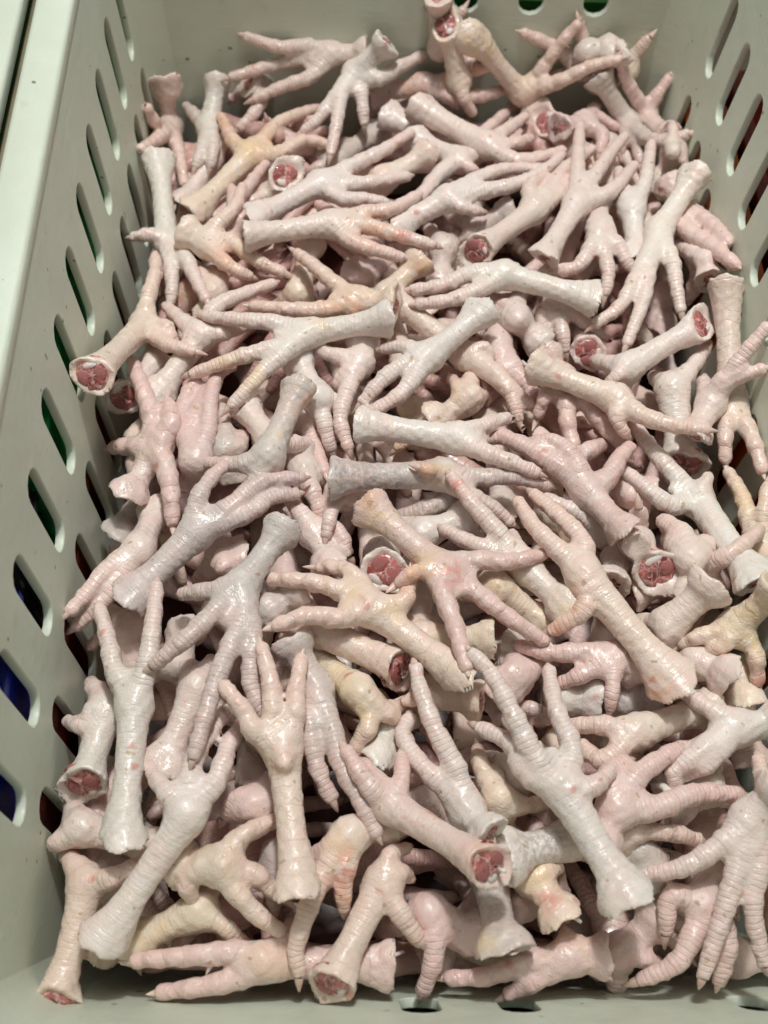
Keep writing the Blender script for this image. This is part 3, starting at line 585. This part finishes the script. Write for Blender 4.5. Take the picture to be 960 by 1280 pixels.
SH = dict(mid=0.0063, cut=0.0107, hub=0.0077)
def catmull(P, R, D, n):
    """resample points (world), radii and extra depth along a smooth curve"""
    P = np.asarray(P, float); k = len(P)
    ext = np.vstack([2 * P[0] - P[1], P, 2 * P[-1] - P[-2]])
    seg = np.linalg.norm(np.diff(P, axis=0), axis=1) + 1e-9
    s = np.concatenate([[0], np.cumsum(seg)]); t = np.linspace(0, s[-1], n); out = []
    for v in t:
        i = min(np.searchsorted(s, v, side='right') - 1, k - 2); u = (v - s[i]) / seg[i]
        p0, p1, p2, p3 = ext[i], ext[i + 1], ext[i + 2], ext[i + 3]
        out.append(0.5 * (2 * p1 + (p2 - p0) * u + (2 * p0 - 5 * p1 + 4 * p2 - p3) * u * u + (3 * p1 - p0 - 3 * p2 + p3) * u ** 3))
    return np.array(out)

class Foot: pass
feet = []
VIEW = -RW[:, 2]                                 # towards the camera

def shank_radius(u, size):                       # u: 0 at the cut, 1 at the hub
    r = SH['mid'] + (SH['cut'] - SH['mid']) * max(0, 1 - u / 0.42) ** 1.6
    r += (SH['hub'] - SH['mid']) * max(0, (u - 0.5) / 0.5) ** 1.5
    return r * size
def toe_radius(u, size, thick=1.0):
    return (0.0060 + (0.0034 - 0.0060) * u ** 0.9) * size * thick

def setup(rec, idx, filler=False):
    tile, cut, hub, toes, layer = rec[0:5]; kw = rec[6]
    F = Foot(); F.idx = idx; F.label = rec[5]; F.kw = kw; F.filler = filler
    F.tile = tile; F.size = kw.get('s', 1.0); F.o = kw.get('o', 'd'); F.rank = layer + idx * 0.0007 + kw.get('r', 0)
    ox, oy = tile
    def px(q):
        q = tuple(q); return (ox + q[0] / 3.0, oy + q[1] / 3.0, (q[2] if len(q) > 2 else 0.0))
    if filler:
        px = lambda q: q
    cutp, hubp = px(cut), px(hub)
    toes = [[px(q) for q in t] for t in toes]
    L0 = layer * 0.0065 - 0.038
    def w(q, extra=0.0):
        if filler:
            z = q[2]; mg = 0.014
            return np.array([np.clip(q[0], XL - KX * z + mg, XR + KX * z - mg), np.clip(q[1], YN - KN * z + mg, YF + KF * z - mg), z])
        d = ray(q[0], q[1]); p = CAM + d * ((0 - CAM[2]) / d[2])
        z = base_height(p) + L0 + kw.get('z', 0) * 0.01
        t = (z - CAM[2]) / d[2]
        return CAM + d * (t - q[2] * 0.01 - extra)
    H = w(hubp); Cw = w(cutp)
    if filler: pass
    F.view = (CAM - H) / np.linalg.norm(CAM - H)
    limbs = []                                    # (kind, points, radii)
    n = 9
    P = catmull([Cw, (Cw + H) / 2 , H], None, None, n)
    limbs.append(['shank', P, np.array([shank_radius(u, F.size) for u in np.linspace(0, 1, n)]) * kw.get('sw', 1.0)])
    sdir = (H - Cw) / (np.linalg.norm(H - Cw) + 1e-9)
    tl = [[w(q) for q in t] for t in toes]
    want = 3
    k = 0
    while len(tl) < want and not kw.get('noauto'):
        # toes the photograph hides: folded down and back under the foot
        side = np.cross(sdir, F.view); sgn = (-1, 1, 0)[k % 3]
        d1 = sdir * 0.5 + side * 0.5 * sgn - F.view * (0.55 + .2 * k); d1 /= np.linalg.norm(d1)
        d2 = d1 * 0.5 - F.view * 0.9; d2 /= np.linalg.norm(d2)
        tl.append([H + d1 * 0.018, H + d1 * 0.018 + d2 * 0.02]); k += 1
    for j, t in enumerate(tl):
        auto = j >= len(toes)
        pts = [H] + t
        n = 8
        P = catmull(pts, None, None, n)
        u = np.linspace(0, 1, n)
        if not auto:
            arch = 0.0035 * np.sin(np.pi * u) - 0.0055 * u ** 2.2
            P = P + F.view * arch[:, None]
        ln = np.linalg.norm(np.diff(P, axis=0), axis=1).sum()
        th = kw.get('tw', 1.0) * (0.88 if ln < 0.028 else 1.0)
        limbs.append(['toe', P, np.array([toe_radius(v, F.size, th) for v in u])])
        limbs[-1].append(auto)
    limbs[0].append(False)
    F.limbs = limbs; F.H = H
    feet.append(F); return F

def relax(iters=140):
    P, R, fid, rank, fl = [], [], [], [], []
    slices = []
    for fi, F in enumerate(feet):
        F.sl = []
        for kind, pts, rad, auto in F.limbs:
            a = len(P); P.extend(pts); R.extend(rad); fid += [fi] * len(pts); rank += [F.rank] * len(pts); fl += [auto] * len(pts)
            F.sl.append(slice(a, len(P)))
    P = np.array(P); R = np.array(R); fid = np.array(fid); rank = np.array(rank); fl = np.array(fl)
    D = P - CAM; t0 = np.linalg.norm(D, axis=1); D /= t0[:, None]
    # lateral distances at a common depth
    ia, ib, lat = [], [], []
    Q = D * 0.6 / (D @ RW[:, 2])[:, None]         # points on one plane in front of the camera
    sc = t0 / 0.6
    for i in range(len(P)):
        d = np.linalg.norm(Q[i + 1:] - Q[i], axis=1) * (sc[i + 1:] + sc[i]) / 2
        j = np.nonzero((d < 0.92 * (R[i + 1:] + R[i])) & (fid[i + 1:] != fid[i]))[0]
        ia += [i] * len(j); ib += list(j + i + 1); lat += list(d[j])
    ia = np.array(ia); ib = np.array(ib); lat = np.array(lat)
    keep = ~(fl[ia] | fl[ib]); ia, ib, lat = ia[keep], ib[keep], lat[keep]
    sw = rank[ia] < rank[ib]                      # ia is the upper one
    ia[sw], ib[sw] = ib[sw], ia[sw].copy()
    need = np.sqrt(np.maximum((0.9 * (R[ia] + R[ib])) ** 2 - lat ** 2, 0))
    off = np.zeros(len(P)); N = len(P)
    fillm = np.array([feet[f].filler for f in fid])
    mass = np.where(fillm, 0.35, 1.0)
    for it in range(iters):
        t = t0 + off
        v = need - (t[ib] - t[ia]); v = np.maximum(v, 0)
        wa = mass[ib] / (mass[ia] + mass[ib]) * 0.75; wb = 0.75 - wa
        wa = np.where(fillm[ib] & ~fillm[ia], 0.0, wa); wb = np.where(fillm[ib] & ~fillm[ia], 0.75, wb)
        up = np.zeros(N); cn = np.zeros(N)
        np.maximum.at(up, ia, v * wa)
        dn = np.zeros(N); np.maximum.at(dn, ib, v * wb)
        off += dn - up
        # rigidity: every limb keeps close to a gently bent version of itself
        for F in feet:
            sh = F.sl[0]
            h = np.mean([off[s.stop - 1] if k == 0 else off[s.start] for k, s in enumerate(F.sl)])
            off[sh.stop - 1] = h
            for s in F.sl[1:]: off[s.start] = h
            for k, s in enumerate(F.sl):
                o = off[s]
                lin = np.polyval(np.polyfit(np.arange(len(o)), o, 1 if k == 0 else 2), np.arange(len(o)))
                e = o.copy(); e[1:-1] = (o[:-2] + o[1:-1] + o[2:]) / 3
                off[s] = 0.55 * lin + 0.45 * e if k == 0 else 0.35 * lin + 0.65 * e
        off *= 0.997                              # the heap settles back to its level
        # stay inside the crate walls
        X = CAM + D * (t0 + off)[:, None]
        for nrm, c in ((np.array([1, 0, KX]), XL), (np.array([-1, 0, KX]), -XR), (np.array([0, -1, KF]), -YF)):
            nl = np.linalg.norm(nrm)
            dist = (X @ nrm - c) / nl - R * 0.9
            rate = (D @ nrm) / nl
            fix = np.where((dist < 0) & ~fillm & (rate < -0.05), dist / np.minimum(rate, -0.05), 0)   # move towards the camera
            off -= np.minimum(fix, 0.02) * 0.6
    t = t0 + off
    for F in feet:
        for k, s in enumerate(F.sl):
            F.limbs[k][1] = CAM + D[s] * t[s][:, None]
        Hn = F.limbs[0][1][-1]
        for k, l in enumerate(F.limbs):
            if l[3]: l[1] = l[1] + (Hn - F.H)     # hidden toes follow their foot
            elif k: l[1][0] = Hn
        F.H = Hn

# ------------------------------------------------------------------ feet: one continuous skin by surface nets
def smin(a, b, k):
    h = np.maximum(k - np.abs(a - b), 0) / k
    return np.minimum(a, b) - h * h * k * 0.25

def surface_nets(v, org, vox):
    s = v < 0
    nx, ny, nz = v.shape
    cs = np.zeros((nx - 1, ny - 1, nz - 1), np.uint8)
    for i in (0, 1):
        for j in (0, 1):
            for k in (0, 1): cs += s[i:nx - 1 + i, j:ny - 1 + j, k:nz - 1 + k]
    act = (cs > 0) & (cs < 8)
    ids = -np.ones(act.shape, np.int64); cells = np.argwhere(act); ids[act] = np.arange(len(cells))
    acc = np.zeros((len(cells), 3)); cnt = np.zeros(len(cells))
    cor = {}
    for i in (0, 1):
        for j in (0, 1):
            for k in (0, 1): cor[i, j, k] = v[cells[:, 0] + i, cells[:, 1] + j, cells[:, 2] + k]
    for ax in range(3):
        for a in (0, 1):
            for b in (0, 1):
                c0 = [a, b]; c0.insert(ax, 0); c1 = [a, b]; c1.insert(ax, 1)
                v0, v1 = cor[tuple(c0)], cor[tuple(c1)]
                m = (v0 < 0) != (v1 < 0)
                t = np.where(m, v0 / np.where(m, v0 - v1, 1), 0)
                p = np.array(c0, float)[None, :].repeat(len(cells), 0); p[:, ax] = t
                acc += p * m[:, None]; cnt += m
    verts = (cells + acc / cnt[:, None]) * vox + org
    faces = []
    for ax in range(3):
        b, c = [(1, 2), (2, 0), (0, 1)][ax]
        sl0 = [slice(1, -1)] * 3; sl1 = [slice(1, -1)] * 3
        sl0[ax] = slice(0, -1); sl1[ax] = slice(1, None)
        m = s[tuple(sl0)] != s[tuple(sl1)]
        e = np.argwhere(m)
        if not len(e): continue
        o = np.ones(3, int); o[ax] = 0; e = e + o
        flip = s[e[:, 0], e[:, 1], e[:, 2]]
        def g(db, dc):
            q = e.copy(); q[:, b] -= db; q[:, c] -= dc
            return ids[q[:, 0], q[:, 1], q[:, 2]]
        f = np.stack([g(1, 1), g(0, 1), g(0, 0), g(1, 0)], 1)
        f[~flip] = f[~flip][:, ::-1]
        faces.append(f)
    return verts, np.vstack(faces)

def foot_axes(F):
    view = (CAM - F.H) / np.linalg.norm(CAM - F.H)
    right = RW[:, 0]; up = np.cross(view, right); up /= np.linalg.norm(up)
    if np.dot(up, RW[:, 1]) < 0: up = -up
    n = {'d': view, 'p': -view, 'l': -right + .3 * view, 'r': right + .3 * view, 'u': up + .3 * view, 'n': -up + .3 * view}[F.o]
    return n / np.linalg.norm(n), view

def build_foot(F, vox):
    n, view = foot_axes(F)
    rg = np.random.default_rng(1000 + F.idx)
    H = F.H; prims = []                            # (a, b, ra, rb, group)
    C = F.limbs[0][1][0]; sp = F.limbs[0][1]
    ax = sp[0] - sp[2]; ax /= np.linalg.norm(ax)
    down = ax @ np.cross(RW[:, 0], view)           # cut ends that point at the viewer show little of the cut
    tilt = F.kw.get('ct', -0.55 if down > 0.3 else -0.2)
    cn = ax + tilt * view + np.array(F.kw.get('cd', (0, 0, 0))); cn /= np.linalg.norm(cn)
    rc = F.limbs[0][2][0]
    ext = C + ax * (rc * 0.9)
    prims.append((ext, sp[0], rc * 1.12, rc, 0))
    for i in range(len(sp) - 1): prims.append((sp[i], sp[i + 1], F.limbs[0][2][i], F.limbs[0][2][i + 1], 0))
    # ball of the foot
    prims.append((H - n * 0.0028 * F.size, H - n * 0.0050 * F.size + (H - C) / np.linalg.norm(H - C) * 0.003, 0.0076 * F.size, 0.0068 * F.size, 1))
    segs = []
    for i in range(len(sp) - 1): segs.append((sp[i], sp[i + 1], 0, i, len(sp) - 1))
    for li, (kind, P, R, auto) in enumerate(F.limbs[1:], 1):
        L = np.concatenate([[0], np.cumsum(np.linalg.norm(np.diff(P, axis=0), axis=1))])
        # knuckles: bulge over each joint, narrow between
        kn = 0.0115 + rg.uniform(-.0012, .0012); phs = rg.uniform(0, 6.28)
        m = 2 * len(P) - 1
        tt = np.linspace(0, 1, m); Pi = np.stack([np.interp(tt, np.linspace(0, 1, len(P)), P[:, q]) for q in range(3)], 1)
        Ri = np.interp(tt, np.linspace(0, 1, len(P)), R); Li = np.interp(tt, np.linspace(0, 1, len(P)), L)
        Ri = Ri * (1 + 0.085 * np.cos(Li / kn * 2 * math.pi + phs))
        for i in range(m - 1): prims.append((Pi[i], Pi[i + 1], Ri[i], Ri[i + 1], 10 + li))
        for i in range(len(P) - 1): segs.append((P[i], P[i + 1], li, i, len(P) - 1))
        # pads on the underside
        s_ = 0.0085
        while s_ < L[-1] - 0.004:
            p = np.array([np.interp(s_, L, P[:, q]) for q in range(3)]); r = np.interp(s_, L, R)
            tdir = P[-1] - P[0]; tdir /= np.linalg.norm(tdir)
            nn = n - tdir * (n @ tdir); nn /= np.linalg.norm(nn) + 1e-9
            q = p - nn * r * 0.42
            prims.append((q - tdir * 0.0016, q + tdir * 0.0016, r * 0.88, r * 0.86, 50 + li))
            s_ += kn * rg.uniform(0.85, 1.1)
    # webs of skin between neighbouring toes
    vis = [l for l in F.limbs[1:] if not l[3] and np.linalg.norm(l[1][-1] - l[1][0]) > 0.02]
    for a_ in range(len(vis)):
        for b_ in range(a_ + 1, len(vis)):
            P1, P2 = vis[a_][1], vis[b_][1]
            d1 = P1[3] - P1[0]; d2 = P2[3] - P2[0]
            cs = d1 @ d2 / (np.linalg.norm(d1) * np.linalg.norm(d2) + 1e-9)
            if cs > 0.35 and np.linalg.norm(P1[3] - P2[3]) > 0.009: prims.append((H - n * 0.001, (P1[2] + P2[2]) / 2 - n * 0.001, 0.0054 * F.size, 0.0032 * F.size, 2))
    allp = np.array([p for a in prims for p in (a[0], a[1])])
    pad = 0.014
    lo = allp.min(0) - pad; hi = allp.max(0) + pad
    dims = np.ceil((hi - lo) / vox).astype(int) + 1
    V = np.full(dims, 0.02, np.float32)
    gx = [lo[q] + vox * np.arange(dims[q]) for q in range(3)]
    def stamp(A, a, b, ra, rb, k):
        rr = max(ra, rb) + 0.007
        l2 = np.minimum(a, b) - rr; h2 = np.maximum(a, b) + rr
        i0 = np.maximum(((l2 - lo) / vox).astype(int), 0); i1 = np.minimum(((h2 - lo) / vox).astype(int) + 2, dims)
        sl = tuple(slice(i0[q], i1[q]) for q in range(3))
        X = gx[0][sl[0]][:, None, None] - a[0]; Yy = gx[1][sl[1]][None, :, None] - a[1]; Zz = gx[2][sl[2]][None, None, :] - a[2]
        ba = b - a; dd = ba @ ba + 1e-12
        h = np.clip((X * ba[0] + Yy * ba[1] + Zz * ba[2]) / dd, 0, 1)
        d = (np.sqrt((X - h * ba[0]) ** 2 + (Yy - h * ba[1]) ** 2 + (Zz - h * ba[2]) ** 2) - (ra + h * (rb - ra))).astype(np.float32)
        A[sl] = np.minimum(A[sl], d) if k is None else smin(A[sl], d, k)
    # every limb is a plain union of its own segments; limbs then melt into one another
    groups = {}
    for q in prims: groups.setdefault(q[4] if q[4] < 50 else q[4] - 40, []).append(q)
    for grp in sorted(groups):
        A = np.full(dims, 0.02, np.float32)
        for a, b, ra, rb, g_ in groups[grp]:
            if g_ < 50: stamp(A, a, b, ra, rb, None)
        for a, b, ra, rb, g_ in groups[grp]:
            if g_ >= 50: stamp(A, a, b, ra, rb, 0.0014)
        V = smin(V, A, 0.0012 if grp == 0 else (0.0060 if grp in (1, 2) else 0.0034))
    # slightly uneven flesh
    fq = rg.uniform(500, 1100, (5, 3)) * rg.choice([-1, 1], (5, 3)); fp = rg.uniform(0, 6.28, (5, 3))
    w_ = np.zeros_like(V)
    for q in range(5):
        w_ += (np.sin(gx[0] * fq[q, 0] + fp[q, 0])[:, None, None] * np.sin(gx[1] * fq[q, 1] + fp[q, 1])[None, :, None] * np.sin(gx[2] * fq[q, 2] + fp[q, 2])[None, None, :]).astype(np.float32)
    V = V + w_ * 0.00022
    # the cut: plane, then a shallow hollow inside a rim of skin
    Xg = gx[0][:, None, None] - C[0]; Yg = gx[1][None, :, None] - C[1]; Zg = gx[2][None, None, :] - C[2]
    pl = Xg * cn[0] + Yg * cn[1] + Zg * cn[2]
    dc = np.sqrt(Xg * Xg + Yg * Yg + Zg * Zg)
    near = dc < rc * 2.6
    e1 = np.cross(cn, [.3, .5, .81]); e1 /= np.linalg.norm(e1); e2 = np.cross(cn, e1)
    q1 = Xg * e1[0] + Yg * e1[1] + Zg * e1[2]; q2 = Xg * e2[0] + Yg * e2[1] + Zg * e2[2]
    th = np.arctan2(q2, q1); rr_ = np.sqrt(q1 * q1 + q2 * q2) / rc
    near = near & (rr_ < 1.9)
    f1, f2, f3 = rg.uniform(0, 6.28, 3)
    warp = rc * (0.10 * np.sin(2 * th + f1) + 0.05 * np.sin(3 * th + f2) + 0.02 * np.sin(7 * th + f3)) * np.clip(1.1 + pl / (rc * 1.5), 0, 1) * np.clip(rr_ * 1.5, 0, 1)
    V = V + np.where(near, warp, 0)
    pl = pl + rc * rr_ * (0.09 * np.sin(2 * th + f2) + 0.05 * np.sin(5 * th + f1) + 0.02 * np.sin(9 * th + f3))
    V = np.where(near, np.maximum(V, pl), V)
    ro = rc * (0.89 if tilt > -0.1 else 0.80); Rb = rc * (1.5 if tilt > -0.1 else 3.0); hh = math.sqrt(Rb * Rb - ro * ro)
    cc = cn * hh
    bowl = np.sqrt((Xg - cc[0]) ** 2 + (Yg - cc[1]) ** 2 + (Zg - cc[2]) ** 2) - Rb + warp
    V = np.where(near, np.maximum(V, -bowl), V)
    verts, quads = surface_nets(V, lo, vox)
    lab = np.arange(len(verts))                    # keep only the one connected skin
    while True:
        m_ = lab[quads].min(1); new = lab.copy()
        for q in range(4): np.minimum.at(new, quads[:, q], m_)
        new = new[new]
        if (new == lab).all(): break
        lab = new
    big = np.bincount(lab).argmax(); kp = lab == big
    ren = np.cumsum(kp) - 1; quads = ren[quads[kp[quads[:, 0]]]]; verts = verts[kp]
    # drop crumbs cut off by the plane: keep the largest island only where needed
    # attributes
    nv = len(verts); best = np.full(nv, 9.0); along = np.zeros(nv); tipv = np.zeros(nv); tang = np.zeros((nv, 3))
    acc = {}; bl = {}
    for a, b, li, i, m in segs:
        ba = b - a; dd = ba @ ba + 1e-12; w = verts - a
        h = np.clip((w @ ba) / dd, 0, 1); d = np.linalg.norm(w - h[:, None] * ba, axis=1)
        R = F.limbs[li][2]; d = d - (R[i] + h * (R[i + 1] - R[i]))
        base = acc.get(li, 0.0); ln = math.sqrt(dd); acc[li] = base + ln
        bl[li] = np.minimum(bl.get(li, 9.0), d)
        mk = d < best
        best[mk] = d[mk]; along[mk] = (base + h * ln)[mk]
        tipv[mk] = ((i + h) / m)[mk] if li else 0
        tang[mk] = ba / ln
    bs = np.sort(np.stack(list(bl.values())), axis=0)
    if len(bs) == 1: bs = np.vstack([bs, bs + 1])
    clear = np.clip((bs[1] - bs[0]) / 0.0035, 0, 1)
    me = bpy.data.meshes.new('chicken_foot')
    me.vertices.add(nv); me.vertices.foreach_set('co', (verts - H).astype(np.float32).ravel())
    nf = len(quads)
    me.loops.add(nf * 4); me.loops.foreach_set('vertex_index', quads.astype(np.int32).ravel())
    me.polygons.add(nf); me.polygons.foreach_set('loop_start', np.arange(0, nf * 4, 4, dtype=np.int32))
    try: me.polygons.foreach_set('loop_total', np.full(nf, 4, np.int32))
    except Exception: pass
    me.polygons.foreach_set('use_smooth', np.ones(nf, bool))
    me.update(calc_edges=True)
    nr = np.zeros(nv * 3, np.float32); me.vertices.foreach_get('normal', nr); nr = nr.reshape(-1, 3)
    dors = nr @ n
    dh = np.linalg.norm(verts - (H - n * 0.006), axis=1)
    padv = np.clip(1.3 - dh / 0.016, 0, 1) * np.clip(0.6 - dors, 0, 1)
    px_ = (verts - CAM) @ RW; px_ = np.stack([480 + FPX * px_[:, 0] / px_[:, 2], 640 - FPX * px_[:, 1] / px_[:, 2]], 1)
    marks = {'r': np.zeros(nv), 'o': np.zeros(nv), 'y': np.zeros(nv), 'd': np.zeros(nv)}
    for mx, my, mr, mc in F.kw.get('mk', ()):
        q = px_ - np.array([F.tile[0] + mx / 3, F.tile[1] + my / 3]); r2 = (q ** 2).sum(1) / (mr / 3) ** 2
        marks[mc] = np.maximum(marks[mc], np.exp(-r2) * (nr @ view > -0.2))
    for nm, val in (('mark_red', marks['r']), ('mark_orange', marks['o']), ('mark_yellow', marks['y']), ('mark_dark', marks['d']), ('along', along + 0.1 * F.idx % 1), ('dors', dors), ('tip', tipv), ('pad', padv), ('clear', clear)):
        at_ = me.attributes.new(nm, 'FLOAT', 'POINT'); at_.data.foreach_set('value', val.astype(np.float32))
    me.materials.append(SKIN)
    return me, C, cn, rc, n, nf, tilt

def lumpy_disc(r, rg, rise=0.25):
    """a rough domed disc (the raw end of the leg), local z outward"""
    nr, na = 5, 18; vs = [(0, 0, rise * r * rg.uniform(.5, 1.0))]; fs = []
    for i in range(1, nr + 1):
        q = i / nr
        for k in range(na):
            a = 2 * math.pi * k / na; rad = r * q * (1 + (0.03 * rg.standard_normal() if i == nr else 0.0))
            z = rise * r * (1 - q * q) * rg.uniform(0.3, 1.3) - 0.25 * r * (q > .95)
            vs.append((rad * math.cos(a), rad * math.sin(a), z))
    for k in range(na): fs.append((0, 1 + k, 1 + (k + 1) % na))
    for i in range(nr - 1):
        for k in range(na):
            a = 1 + i * na + k; b = 1 + i * na + (k + 1) % na
            fs.append((a, a + na, b + na, b))
    me = bpy.data.meshes.new('cut_flesh'); me.from_pydata(vs, [], fs); me.update()
    for p in me.polygons: p.use_smooth = True
    return me
def ball_mesh(name, seg=12, rings=8, squash=0.45):
    bm = bmesh.new(); bmesh.ops.create_uvsphere(bm, u_segments=seg, v_segments=rings, radius=1.0)
    bmesh.ops.scale(bm, vec=(1, 1, squash), verts=bm.verts[:])
    rgb = np.random.default_rng(5)
    for v in bm.verts: v.co *= 1 + 0.05 * rgb.standard_normal()
    me = bpy.data.meshes.new(name); bm.to_mesh(me); bm.free()
    for p in me.polygons: p.use_smooth = True
    return me
def claw_mesh():
    vs, fs = [], []; na = 8; prof = [(0, 1.0), (0.25, 0.95), (0.5, 0.72), (0.75, 0.42), (0.93, 0.18)]
    for z, r in prof:
        for k in range(na):
            a = 2 * math.pi * k / na
            vs.append((0.0019 * r * math.cos(a), 0.0015 * r * math.sin(a) - 0.0022 * z * z, 0.0068 * z))
    vs.append((0, -0.0024, 0.0068)); t = len(vs) - 1
    for i in range(len(prof) - 1):
        for k in range(na):
            a = i * na + k; b = i * na + (k + 1) % na; fs.append((a, b, b + na, a + na))
    for k in range(na): fs.append(((len(prof) - 1) * na + k, (len(prof) - 1) * na + (k + 1) % na, t))
    me = bpy.data.meshes.new('claw'); me.from_pydata(vs, [], fs); me.update()
    for p in me.polygons: p.use_smooth = True
    me.materials.append(CLAW); return me
def tendon_mesh():
    bm = bmesh.new(); bmesh.ops.create_cone(bm, cap_ends=True, segments=8, radius1=0.0011, radius2=0.0008, depth=0.007)
    bmesh.ops.translate(bm, vec=(0, 0, 0.0025), verts=bm.verts[:])
    me = bpy.data.meshes.new('tendon'); bm.to_mesh(me); bm.free(); me.materials.append(GRISTLE)
    for p in me.polygons: p.use_smooth = True
    return me
BONE_ME = ball_mesh('bone_end'); BONE_ME.materials.append(BONE)
GRI_ME = ball_mesh('gristle', squash=0.5); GRI_ME.materials.append(GRISTLE)
CLAW_ME = claw_mesh(); TEN_ME = tendon_mesh()

def frame(z, y):
    z = Vector(z).normalized(); y = Vector(y); y = (y - z * y.dot(z)).normalized(); x = y.cross(z)
    return Matrix(((x.x, y.x, z.x, 0), (x.y, y.y, z.y, 0), (x.z, y.z, z.z, 0), (0, 0, 0, 1)))

TONES = {'w': (0.77, 0.645, 0.585), 'p': (0.74, 0.56, 0.515), 'y': (0.77, 0.64, 0.51), 'g': (0.60, 0.525, 0.48), 'c': (0.77, 0.62, 0.525), 'b': (0.765, 0.688, 0.63), 'm': (0.52, 0.31, 0.28)}  # g: grey skin plus painted shade; m: bloody buried feet, gap shade painted in
def make(F, vox):
    me, C, cn, rc, n, nf, tilt = build_foot(F, vox)
    rg = np.random.default_rng(77 + F.idx)
    o = link('chicken_foot', me, None, None, Vector(F.H))
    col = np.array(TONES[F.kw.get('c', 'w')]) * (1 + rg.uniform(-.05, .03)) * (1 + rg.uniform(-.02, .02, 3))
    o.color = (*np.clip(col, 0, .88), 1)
    tag(o, F.label, 'chicken foot', F.group)
    fl = F.filler
    if not F.kw.get('nocut'):
        d = link('cut_flesh', lumpy_disc(rc * (0.92 if tilt > -0.1 else 0.74), rg), FLESH, o)
        fr = frame(cn, rg.standard_normal(3)); fr.translation = Vector(C - F.H - cn * rc * 0.17); d.matrix_local = fr
        if not fl and tilt > -0.1:
            for sx in ((-1, 1) if rg.random() < .7 or F.kw.get('ct', 0) > 2 else (rg.choice((-1, 1)),)):
                b = link('bone_end', BONE_ME, None, d)
                b.matrix_local = Matrix.Translation((sx * rc * 0.37, rc * rg.uniform(-.05, .2), rc * 0.13)) @ Matrix.Rotation(rg.uniform(-.6, .6), 4, 'Z') @ Matrix.Diagonal((rc * rg.uniform(.28, .36), rc * rg.uniform(.33, .45), rc * .20, 1))
            g = link('gristle', GRI_ME, None, d)
            g.matrix_local = Matrix.Translation((rc * rg.uniform(-.15, .15), -rc * 0.48, rc * 0.10)) @ Matrix.Diagonal((rc * rg.uniform(.2, .45), rc * rg.uniform(.14, .24), rc * .2, 1))
        if F.kw.get('t'):
                q = link('tendon', TEN_ME, None, d)
                q.matrix_local = Matrix.Translation((rc * .2, -rc * .3, rc * 0.2)) @ Matrix.Rotation(rg.uniform(-.5, .5), 4, 'X')
    for kind, P, R, auto in F.limbs[1:]:
        if auto: continue
        if kind == 'toe' and R[-1] > 0:
            td = P[-1] - P[-3]; td /= np.linalg.norm(td)
            c = link('claw', CLAW_ME, None, o)
            td2 = td - n * 0.25
            fr = frame(td2, n); fr.translation = Vector(P[-1] + td * R[-1] * 0.60 + n * R[-1] * 0.45 - F.H)
            s = F.size * rg.uniform(0.8, 1.15); c.matrix_local = fr @ Matrix.Diagonal((s, s, s * rg.uniform(.8, 1.3), 1))
    return nf

group = 'chicken feet heaped in the crate'
for i, rec in enumerate(DATA):
    F = setup(rec, i); F.group = group
# feet of the lower layers, glimpsed in the gaps
rf = np.random.default_rng(4)
k = len(DATA)
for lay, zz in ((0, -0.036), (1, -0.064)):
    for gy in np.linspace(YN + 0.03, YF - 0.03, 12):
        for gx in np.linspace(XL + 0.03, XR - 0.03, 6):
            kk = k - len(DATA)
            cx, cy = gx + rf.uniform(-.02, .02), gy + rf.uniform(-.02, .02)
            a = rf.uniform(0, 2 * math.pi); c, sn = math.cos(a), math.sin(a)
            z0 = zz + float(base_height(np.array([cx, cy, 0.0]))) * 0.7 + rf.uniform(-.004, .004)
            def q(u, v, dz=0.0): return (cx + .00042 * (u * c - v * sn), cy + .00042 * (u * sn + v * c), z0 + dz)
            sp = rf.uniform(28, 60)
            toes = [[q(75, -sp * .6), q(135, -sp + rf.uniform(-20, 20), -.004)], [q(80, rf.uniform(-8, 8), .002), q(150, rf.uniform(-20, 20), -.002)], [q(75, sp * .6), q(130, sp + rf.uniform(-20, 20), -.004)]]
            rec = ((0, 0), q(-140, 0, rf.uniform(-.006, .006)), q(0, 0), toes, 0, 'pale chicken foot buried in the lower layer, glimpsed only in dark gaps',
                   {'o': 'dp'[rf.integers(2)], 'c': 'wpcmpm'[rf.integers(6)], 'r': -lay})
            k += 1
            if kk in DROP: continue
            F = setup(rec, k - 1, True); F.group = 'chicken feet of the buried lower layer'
import time
_t = time.time(); relax(); print('relax', time.time() - _t)
_t = time.time(); tot = 0
for F in feet: tot += make(F, VOX if not F.filler else VOX * 1.6)
print('z', np.percentile([F.H[2] for F in feet if not F.filler], [0, 10, 50, 90, 100]))
print('meshed', len(feet), 'feet', tot, 'quads', time.time() - _t)
